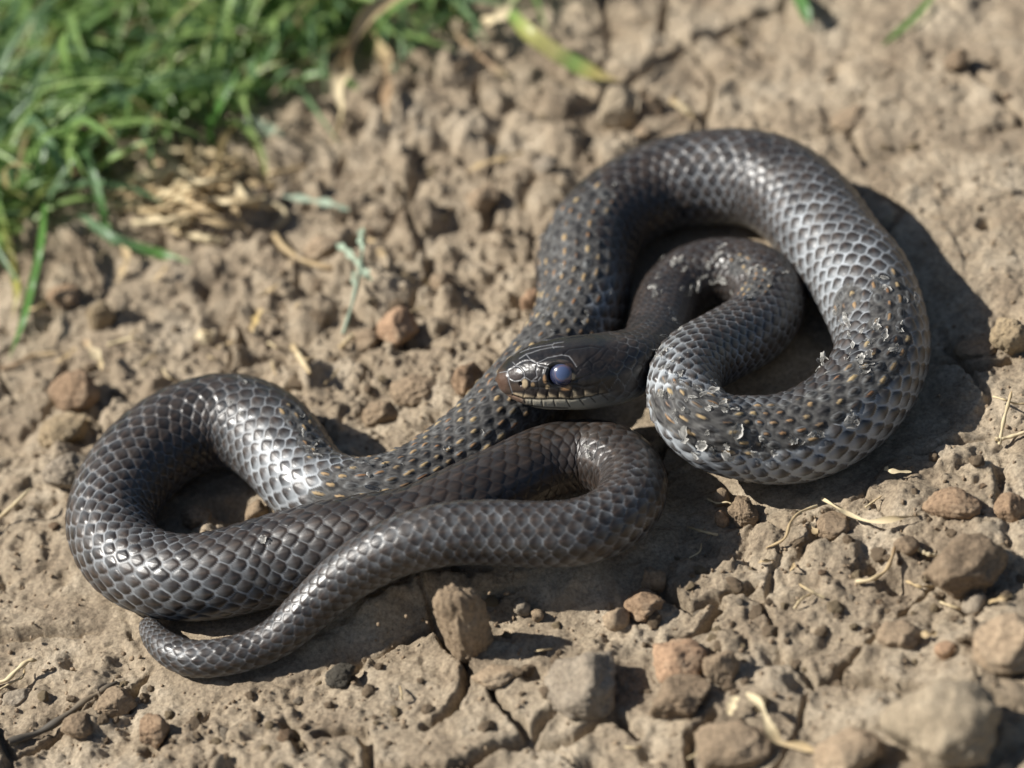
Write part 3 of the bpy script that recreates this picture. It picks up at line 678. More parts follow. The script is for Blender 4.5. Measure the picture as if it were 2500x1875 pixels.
STONES = [
    ("clod", "tall upright earth clod leaning against the stone under the snake's tail", "clod", 1126, 1512, 132, 250, 'tan', 78, .85, 1.0, .06, .12),
    ("stone", "grey-brown angular stone tucked directly under the raised tail of the snake", "stone", 1160, 1418, 185, 125, 'grey', 12, .8, .9, .03, .3),
    ("stone", "rounded grey stone with pale flecks between the orange stone and the tall clod", "stone", 1432, 1670, 185, 150, 'grey', 13, 1.0, .9, .03, .35),
    ("stone", "bright orange-red brick-like stone beside the rounded grey stone", "stone", 1652, 1612, 135, 115, 'orange', 14, 1, .9, .02, .35),
    ("stone", "rust-coloured flat stone lying behind the small pinkish pebble", "stone", 1572, 1478, 115, 75, 'red', 15, .9, .8, .03, .3),
    ("pebble", "smooth pinkish pebble leaning on the rust-coloured flat stone", "pebble", 1506, 1510, 66, 72, 'pink', 16, 1, .9, 0, .3),
    ("clod", "crumbly dark brown clod in front of the orange-red stone", "clod", 1655, 1705, 160, 95, 'brown', 17, .8, .9, .07, .3),
    ("clod", "tan lump of earth right beside the orange-red stone", "clod", 1765, 1625, 95, 95, 'tan', 18, .8, 1, .06, .4),
    ("stone", "large brown block of a stone with its shaded side towards the reddish slab", "stone", 2355, 1395, 205, 165, 'brown', 19, .8, .95, .03, .2),
    ("pebble", "small grey pebble at the foot of the large brown block", "pebble", 2378, 1478, 72, 70, 'grey', 20, 1, 1, .02, .3),
    ("stone", "biggest pale greyish stone, blunt and smooth, at the crossing of deep cracks", "stone", 2315, 1770, 290, 215, 'pale', 21, .9, .9, .02, .25),
    ("stone", "reddish-tan slab beyond the biggest pale stone", "stone", 2470, 1580, 190, 190, 'pink', 22, .8, .8, .02, .4),
    ("stone", "red-brown oblong stone beside the long twisted straw", "stone", 2326, 1236, 142, 82, 'red', 23, .7, .95, .04, .3),
    ("stone", "red-brown blocky stone, shorter neighbour of the red-brown oblong one", "stone", 2468, 1242, 85, 82, 'red', 24, .8, 1, .03, .3),
    ("stone", "flat brown stone with a pale tip under the long straw", "stone", 2030, 1280, 100, 62, 'brown', 25, .9, .8, .04, .3),
    ("clod", "round crumbly ball of soil beside a little rusty pebble", "clod", 1816, 1250, 80, 76, 'brown', 26, 1, 1, .09, .2),
    ("pebble", "little egg-shaped rusty pebble beside the crumbly ball of soil", "pebble", 1760, 1268, 40, 52, 'red', 27, .8, 1, .01, .2),
    ("clod", "grey-tan crumb of soil behind the crumbly ball, in the snake's shadow", "clod", 1757, 1212, 52, 56, 'tan', 28, 1, 1, .08, .2),
    ("stone", "yellowish rough stone at the rim of the snake's shadow", "stone", 2462, 822, 105, 125, 'yellow', 29, .8, .95, .05, .2),
    ("stone", "flat grey-brown slab in shade below the yellowish rough stone", "stone", 2385, 850, 120, 70, 'tan', 30, .8, .7, .03, .45),
    ("stone", "rounded grey stone resting against the snake's outer left loop", "stone", 168, 1155, 140, 135, 'grey', 31, .9, .9, .04, .3),
    ("clod", "reddish-brown clod behind the grey stone at the left loop", "clod", 185, 955, 135, 105, 'red', 32, .9, .9, .05, .35),
    ("clod", "broken yellowish clod stacked between the grey stone and the reddish clod", "clod", 160, 1052, 145, 90, 'yellow', 33, .8, .9, .1, .3),
    ("stone", "blunt reddish-tan stone lying beside the snake's snout", "stone", 1138, 928, 105, 110, 'red', 34, .8, .9, .03, .3),
    ("stone", "large smooth tan stone behind the reddish one by the snout", "stone", 965, 800, 135, 120, 'orange', 35, .8, .8, .02, .4),
    ("stone", "low tan stone next to the large smooth tan stone", "stone", 895, 830, 90, 75, 'tan', 36, .8, .8, .02, .4),
    ("pebble", "knob of tan soil casting a black shadow behind the smooth tan stone", "pebble", 1078, 690, 68, 62, 'tan', 37, 1, 1, .04, .3),
    ("stone", "pale pinkish layered plate of stone near the grey-green sprig", "stone", 790, 605, 125, 85, 'pink', 38, .8, .7, .02, .4),
    ("clod", "tall smooth pale clod right behind the snake's rear loop", "clod", 1505, 265, 120, 150, 'pale', 39, .8, .9, .02, .35),
    ("clod", "rosy little lump touching the back of the rear loop", "clod", 1570, 325, 60, 50, 'pink', 40, .8, .9, .02, .3),
    ("clod", "dark-sided clod behind the rear loop beside a short yellow straw", "clod", 1590, 262, 90, 70, 'brown', 41, .8, .9, .04, .35),
    ("stone", "brown blocky stone standing alone far behind the snake", "stone", 2338, 148, 80, 80, 'brown', 42, .9, .95, .03, .2),
    ("clod", "upright rust-tan clod among the cracks in front of the tail tip", "clod", 374, 1788, 82, 96, 'red', 43, .9, .95, .04, .25),
    ("clod", "angular tan clod beside the dark stick", "clod", 282, 1715, 112, 62, 'tan', 44, .8, .9, .05, .3),
    ("clod", "smooth brown hump of earth below the dark stick", "clod", 190, 1775, 84, 62, 'brown', 45, .9, .9, .03, .4),
    ("stone", "flat blue-grey stone set in the cracked soil near the bent straw", "stone", 42, 1705, 90, 60, 'grey', 46, .8, .7, .02, .5),
    ("stone", "charcoal-black crumbly lump in front of the tail", "stone", 828, 1648, 78, 56, 'dark', 47, .9, 1, .08, .2),
    ("pebble", "pale grey pebble in the shadow behind the tall upright clod", "pebble", 1277, 1481, 50, 48, 'grey', 48, 1, 1, .04, .25),
    ("pebble", "tan pebble beside the pale grey pebble behind the upright clod", "pebble", 1312, 1500, 40, 34, 'tan', 49, 1, 1, .06, .25),
    ("clod", "jagged brown clod standing on the rim of the tail's shadow", "clod", 1595, 1418, 70, 76, 'brown', 50, .8, 1, .09, .2),
    ("clod", "blurred tan boulder-like clod beside the black gap, next to the biggest pale stone", "clod", 2060, 1845, 170, 120, 'pink', 51, .9, .9, .02, .3),
    ("clod", "broad tan mound of soil below the curling dry stalk", "clod", 1780, 1820, 190, 110, 'tan', 52, .9, .7, .03, .5),
    ("clod", "brown soil lump in the left loop of the snake", "clod", 480, 1262, 80, 56, 'brown', 53, .9, .9, .06, .3),
    ("clod", "tan soil lump in the left loop, touching the snake's inner bend", "clod", 625, 1248, 70, 66, 'tan', 54, .8, .9, .08, .3),
    ("clod", "gritty clod in the shadow between the left loop and the orange-flecked strand", "clod", 930, 1010, 100, 80, 'tan', 55, .9, .9, .1, .35),
    ("clod", "loose gritty heap behind the orange-flecked strand", "clod", 1010, 950, 120, 80, 'tan', 56, .9, .8, .11, .4),
    ("clod", "light tan clod topped with a husk, far left behind the reddish clod", "clod", 245, 770, 90, 110, 'yellow', 57, .9, .9, .1, .3),
    ("clod", "rusty low clod among the crumbs below the long green blades", "clod", 155, 725, 110, 62, 'red', 58, .9, .8, .04, .4),
    ("stone", "rosy tan stone half buried left of the rear loop", "stone", 1300, 735, 70, 110, 'orange', 59, .8, .8, .02, .45),
    ("clod", "brown clod behind the snake near the small straw curl", "clod", 1180, 480, 100, 90, 'tan', 60, .9, .8, .03, .45),
    ("stone", "bluish-grey half-buried stone behind the rear loop", "stone", 1330, 400, 80, 55, 'grey', 61, .9, .7, .02, .5),
    ("pebble", "tawny pebble in front of the biggest pale stone's neighbour slab", "pebble", 2310, 1590, 60, 70, 'orange', 62, .8, .8, .02, .4),
    ("clod", "tan clod with a dark hollow beside the reddish-tan slab", "clod", 2200, 1545, 110, 70, 'tan', 63, .8, .8, .06, .4),
    ("clod", "brown clod half sunk behind the large brown block", "clod", 2210, 1330, 70, 50, 'brown', 64, .8, .9, .05, .3),
    ("clod", "long low tan clod in the cracked soil below the rounded grey stone", "clod", 1200, 1650, 120, 62, 'pink', 65, .7, .7, .03, .5),
    ("clod", "ridge of brown soil behind the snake, far right", "clod", 2080, 290, 120, 60, 'tan', 66, .8, .8, .03, .45),
]
for st_ in STONES: stone(*st_)

# loose crumbs of soil: eight shared shapes, scattered singly clear of the snake
crumb_mesh = []
for k in range(8):
    V, F = rock_shape(3, 200 + k, 8, 0.24)
    V[:, 2] *= 0.8
    crumb_mesh.append((V, F))
CM = {}
for k, (V, F) in enumerate(crumb_mesh):
    for c in ('tan', 'brown', 'red', 'grey', 'yellow'):
        me = np_mesh("crumb", V, F); me.materials.append(STONE[c]); CM[(k, c)] = me
CR_KIND = {'tan': "tan soil crumb", 'brown': "dark brown soil crumb", 'red': "reddish pebble", 'grey': "grey pebble", 'yellow': "yellowish soil crumb"}
REFS = [((1128, 1540), "the tall upright clod"), ((1432, 1700), "the rounded grey stone in the foreground"), ((1652, 1630), "the orange-red stone"), ((1560, 1500), "the rust-coloured flat stone"), ((2355, 1440), "the large brown block"), ((2315, 1800), "the biggest pale stone"),
        ((2470, 1620), "the reddish-tan slab"), ((2326, 1255), "the red-brown oblong stone"), ((2030, 1290), "the long twisted straw"), ((1816, 1270), "the crumbly ball of soil"), ((2462, 850), "the yellowish rough stone"), ((168, 1180), "the grey stone at the left loop"),
        ((185, 985), "the reddish-brown clod"), ((1138, 960), "the stone by the snout"), ((965, 830), "the large smooth tan stone"), ((1078, 710), "the knob of tan soil"), ((790, 625), "the pinkish layered plate"), ((1505, 310), "the pale clod behind the rear loop"),
        ((2338, 170), "the lone blocky stone"), ((374, 1810), "the upright rust-tan clod"), ((150, 1760), "the dark stick"), ((42, 1715), "the blue-grey stone"), ((828, 1660), "the charcoal-black lump"), ((1280, 1490), "the pale grey pebble"), ((870, 740), "the grey-green sprig"),
        ((455, 480), "the straw heap"), ((300, 620), "the amber leaf tip"), ((500, 590), "the white straw stub"), ((245, 800), "the clod topped with a husk"), ((60, 800), "the long curving green blade"), ((450, 1640), "the snake's tail tip"), ((540, 900), "the back of the left loop"), ((640, 800), "the amber standing leaf"),
        ((1200, 400), "the small straw curl"), ((1450, 190), "the half-dry blade"), ((1960, 90), "the lone short green blade"), ((2150, 130), "the thin dark green blade"), ((1900, 1760), "the curling dry stalk"), ((2100, 360), "the far side of the rear loop"), ((940, 300), "the browner dry leaf"), ((2330, 620), "the outer edge of the loop's shadow"),
        ((700, 1780), "the deep crack below the tail"), ((1180, 1840), "the wide crack at the front"), ((2150, 1480), "the bent fibre"), ((1700, 1450), "the crack beside the tail's shadow"), ((760, 900), "the short brown stalk"), ((2420, 480), "the pitted bare soil behind the loop")]
REFG = np.array([on_ground(*p)[:2] for p, _ in REFS])
placed = []
def crumb(x, y, r, c, k):
    o = link("pebble" if c in ('red', 'grey') else "soil_crumb", CM[(k, c)])
    o.scale = (r * random.uniform(.8, 1.25), r * random.uniform(.75, 1.1), r * random.uniform(.7, 1.0))
    o.location = (x, y, float(gz_at(x, y)) + r * 0.12)
    o.rotation_euler = (random.uniform(-.4, .4), random.uniform(-.4, .4), random.uniform(0, 6.28))
    k_ = int(np.hypot(REFG[:, 0] - x, REFG[:, 1] - y).argmin()); size = "tiny" if r < PXM * 8.5 else "small" if r < PXM * 11 else "larger"
    tag(o, size + " " + CR_KIND[c] + " near " + REFS[k_][1], "pebble" if c in ('red', 'grey') else "soil crumb", CR_KIND[c] + "s lying loose near " + REFS[k_][1])
SPOTS = [(650, 760, 420, 300), (1750, 1500, 420, 220), (560, 1740, 380, 110), (2300, 1380, 180, 260), (900, 600, 350, 250), (1250, 1600, 700, 200), (1900, 250, 500, 220)]
n_ok = 0
while n_ok < 290:
    if random.random() < 0.75:
        cx, cy, sx, sy = random.choice(SPOTS); px, py = random.gauss(cx, sx * .6), random.gauss(cy, sy * .6)
    else: px, py = random.uniform(-40, 2540), random.uniform(0, 1900)
    if not (-60 < px < 2560 and 60 < py < 1930): continue
    if py < 560 - 0.62 * px + 40: continue
    P = on_ground(px, py)
    r = PXM * random.choice([7, 8, 9, 10, 12, 15, 19])
    if float(snake_dist(np.array([P[0]]), np.array([P[1]]))[0]) < r + 0.002: continue
    if any((P[0] - q[0]) ** 2 + (P[1] - q[1]) ** 2 < (0.8 * (r + q[2])) ** 2 for q in placed): continue
    placed.append((P[0], P[1], r)); n_ok += 1
    crumb(P[0], P[1], r, random.choices(['tan', 'brown', 'red', 'grey', 'yellow'], [8, 1.8, 1.0, 0.7, 3])[0], random.randrange(8))

# fine grit that nobody could count
def grit(nn, seed):
    r_ = np.random.default_rng(seed); V, F = ico(1)
    Vs, Fs = [], []
    px = r_.uniform(-60, 2560, nn); py = r_.uniform(40, 1920, nn)
    P = np.array([on_ground(a, b) for a, b in zip(px, py)])
    sd = snake_dist(P[:, 0], P[:, 1])
    rr = PXM * r_.choice([2.5, 3, 3.5, 4, 5, 6.5], nn)
    for p, d, r in zip(P, sd, rr):
        if d < 0.0015: continue
        v = V * r * r_.uniform(.6, 1.15, (1, 3)) * (1 + 0.22 * r_.normal(size=(len(V), 1)))
        Fs.append(F + len(Vs) * len(V)); Vs.append(v + p + np.array([0, 0, r * .35]))
    return np_mesh("grit", np.vstack(Vs), np.vstack(Fs))
grit_o = link("grit", grit(3000, 3), STONE['tan'])
tag(grit_o, "fine soil grit strewn over the dry ground", "grit", None, "stuff")

# ------------------------------------------------------------------ grass and dry stalks
def leaf_mat(name, trans=0.4, rough=0.45):
    m, t, b = new_mat(name)
    a = t.nodes.new("ShaderNodeAttribute"); a.attribute_name = "pigment"
    t.links.new(a.outputs["Color"], b.inputs["Base Color"]); b.inputs["Roughness"].default_value = rough
    tr = t.nodes.new("ShaderNodeBsdfTranslucent"); t.links.new(a.outputs["Color"], tr.inputs["Color"])
    mx = t.nodes.new("ShaderNodeMixShader"); mx.inputs[0].default_value = trans
    t.links.new(b.outputs[0], mx.inputs[1]); t.links.new(tr.outputs[0], mx.inputs[2])
    t.links.new(mx.outputs[0], t.nodes["Material Output"].inputs["Surface"])
    return m
grass_m = leaf_mat("grass_leaf", 0.5, 0.4); straw_m = leaf_mat("dry_straw", 0.2, 0.7)
def ribbon(P, wid, nrm, fold=0.25, twist=None):
    """folded blade along points P (n,3) with half widths wid and facing nrm; returns V, F"""
    P = np.asarray(P, float); n_ = len(P)
    Tt = np.gradient(P, axis=0); Tt /= (np.linalg.norm(Tt, axis=1)[:, None] + 1e-12)
    Nn = np.broadcast_to(np.asarray(nrm, float), P.shape); Nn = Nn - (Nn * Tt).sum(1)[:, None] * Tt
    Nn = Nn / (np.linalg.norm(Nn, axis=1)[:, None] + 1e-12)
    B = np.cross(Tt, Nn)
    if twist is not None:
        c, s_ = np.cos(twist)[:, None], np.sin(twist)[:, None]; B, Nn = B * c + Nn * s_, Nn * c - B * s_
    w = np.asarray(wid)[:, None]
    V = np.stack([P - B * w + Nn * w * fold, P - Nn * w * fold * .6, P + B * w + Nn * w * fold], 1).reshape(-1, 3)
    return V, grid_faces(n_, 3)
def tube(P, rad_, k=6):
    P = np.asarray(P, float); Tt = np.gradient(P, axis=0); Tt /= (np.linalg.norm(Tt, axis=1)[:, None] + 1e-12)
    ref = np.array([0.3, 0.2, 1.0]); A = np.cross(Tt, ref); A /= np.linalg.norm(A, axis=1)[:, None]; B = np.cross(Tt, A)
    a = np.linspace(0, 2 * math.pi, k, endpoint=False)
    V = P[:, None, :] + np.asarray(rad_)[:, None, None] * (np.cos(a)[None, :, None] * A[:, None, :] + np.sin(a)[None, :, None] * B[:, None, :])
    return V.reshape(-1, 3), grid_faces(len(P), k, True)
# the grass mass at the back: far too many blades to count
EDGE = np.array([(-700, 640), (-60, 600), (60, 575), (165, 500), (215, 420), (330, 350), (470, 330), (560, 320), (640, 285), (740, 205), (850, 130), (1000, 70), (1190, 40), (1290, -40), (1500, -700)], float)
r_g = np.random.default_rng(12)
GV, GF, GC = [], [], []; base_n = 0; cnt = 0
while cnt < 2600:
    px, py = r_g.uniform(-620, 1320), r_g.uniform(-620, 600)
    lim = np.interp(px, EDGE[:, 0], EDGE[:, 1])
    if py > lim - 4: continue
    dens = 0.35 + 0.65 * sstep(-0.25, 0.25, perlin(np.array([px / 130]), np.array([py / 110]), 4))[0]
    if r_g.random() > dens: continue
    P = on_ground(px, py); cnt += 1
    az = r_g.choice([r_g.normal(math.radians(225), .55), r_g.normal(math.radians(40), .5), r_g.uniform(0, 6.28)], p=[.45, .3, .25])
    edge_near = max(0, 1 - (lim - py) / 120)
    L = r_g.uniform(0.035, 0.095) * (1 - 0.45 * edge_near); el = r_g.uniform(0.35, 1.25); droop = r_g.uniform(0.6, 1.9)
    t = np.linspace(0, 1, 9); e = el - droop * t ** 1.4
    st = L / 8
    dx = np.concatenate([[0], np.cumsum(np.cos(e[:-1]) * st)]); dz = np.concatenate([[0], np.cumsum(np.sin(e[:-1]) * st)])
    azt = az + r_g.normal(0, .35) * t
    Q_ = np.stack([P[0] + dx * np.cos(azt), P[1] + dx * np.sin(azt), np.maximum(P[2] - 0.001 + dz, P[2] + 0.0006 * t)], 1)
    w = r_g.uniform(0.0008, 0.0019) * np.clip(np.minimum(0.55 + 2 * t, 3.2 * (1 - t)), 0.02, 1)
    V, F = ribbon(Q_, w, (0.2 * r_g.normal(), 0.2 * r_g.normal() - .3, 1), 0.3)
    kind = r_g.random()
    g1 = mixc(colv(0.17, 0.30, 0.085) + 0 * t[:, None], colv(0.36, 0.50, 0.17), np.full(9, r_g.random()))
    if kind < 0.3: g1 = mixc(g1, colv(0.14, 0.24, 0.13), np.full(9, .8))
    elif kind < 0.42: g1 = mixc(g1, colv(0.26, 0.27, 0.07), sstep(.3, 1, t))
    elif kind < 0.52: g1 = mixc(g1, colv(0.36, 0.27, 0.14), np.full(9, r_g.uniform(.6, 1)))
    GV.append(V); GF.append(F + base_n); base_n += len(V); GC.append(np.repeat(np.column_stack([g1, np.ones(9)]), 3, axis=0))
grass = link("grass", np_mesh("grass", np.vstack(GV), np.vstack(GF), True, {"pigment": np.vstack(GC)}), grass_m)
tag(grass, "dense mat of short green grass growing at the back of the bare soil", "grass", None, "stuff")

GREEN, BLUEG, YEL, TAN, PALE, BRN, DRK, SAGE = (.12, .27, .06), (.18, .30, .155), (.42, .40, .11), (.47, .35, .19), (.64, .53, .33), (.27, .18, .10), (.10, .085, .065), (.30, .37, .27)
def strand(name, label, cat, pts, wpx, cols, kind='blade', mat=None, twist=0.0, fold=0.3, group=None):
    """blade, straw or twig through (photo pixel x, y, height above ground in cm)"""
    C3 = []
    for (px, py, hc) in pts:
        P = on_ground(px, py)
        for _ in range(3): P = ray_at(px, py, float(gz_at(P[0], P[1])) + hc / 100)
        C3.append(P)
    D = catmull(np.array(C3), 8); t = np.linspace(0, 1, len(D))
    w = wpx / 2 * PXM
    cs = np.array(cols, float); col = np.column_stack([np.interp(t, np.linspace(0, 1, len(cs)), cs[:, k]) for k in range(3)])
    if kind == 'blade':
        wid = w * np.clip(np.minimum(0.6 + 2 * t, 4 * (1 - t)), 0.08, 1)
        V, F = ribbon(D, wid, (-.3, -.5, 1), fold, twist * t if twist else None); rep = 3
    elif kind == 'leaf':
        wid = w * (0.75 + 0.35 * np.sin(t * 17 + len(label))) * np.clip(np.minimum(.4 + 3 * t, .25 + 3 * (1 - t)), .2, 1)
        V, F = ribbon(D, wid, (-.4, -.5, 1), fold, twist * np.sin(t * 5) if twist else None); rep = 3
    else:
        wid = w * (0.85 + 0.2 * np.sin(t * 23)) * np.clip(3 * (1 - t) + .45, 0, 1)
        V, F = tube(D, wid, 6); rep = 6
    jit = 1 + 0.18 * fbm(t * 14, t * 3 + len(label), 2, 3)
    pigm = np.repeat(np.column_stack([col * jit[:, None], np.ones(len(t))]), rep, axis=0)
    o = link(name, np_mesh(name, V, F, True, {"pigment": pigm}), mat or (straw_m if kind != 'blade' else grass_m))
    tag(o, label, cat, group)
    return o
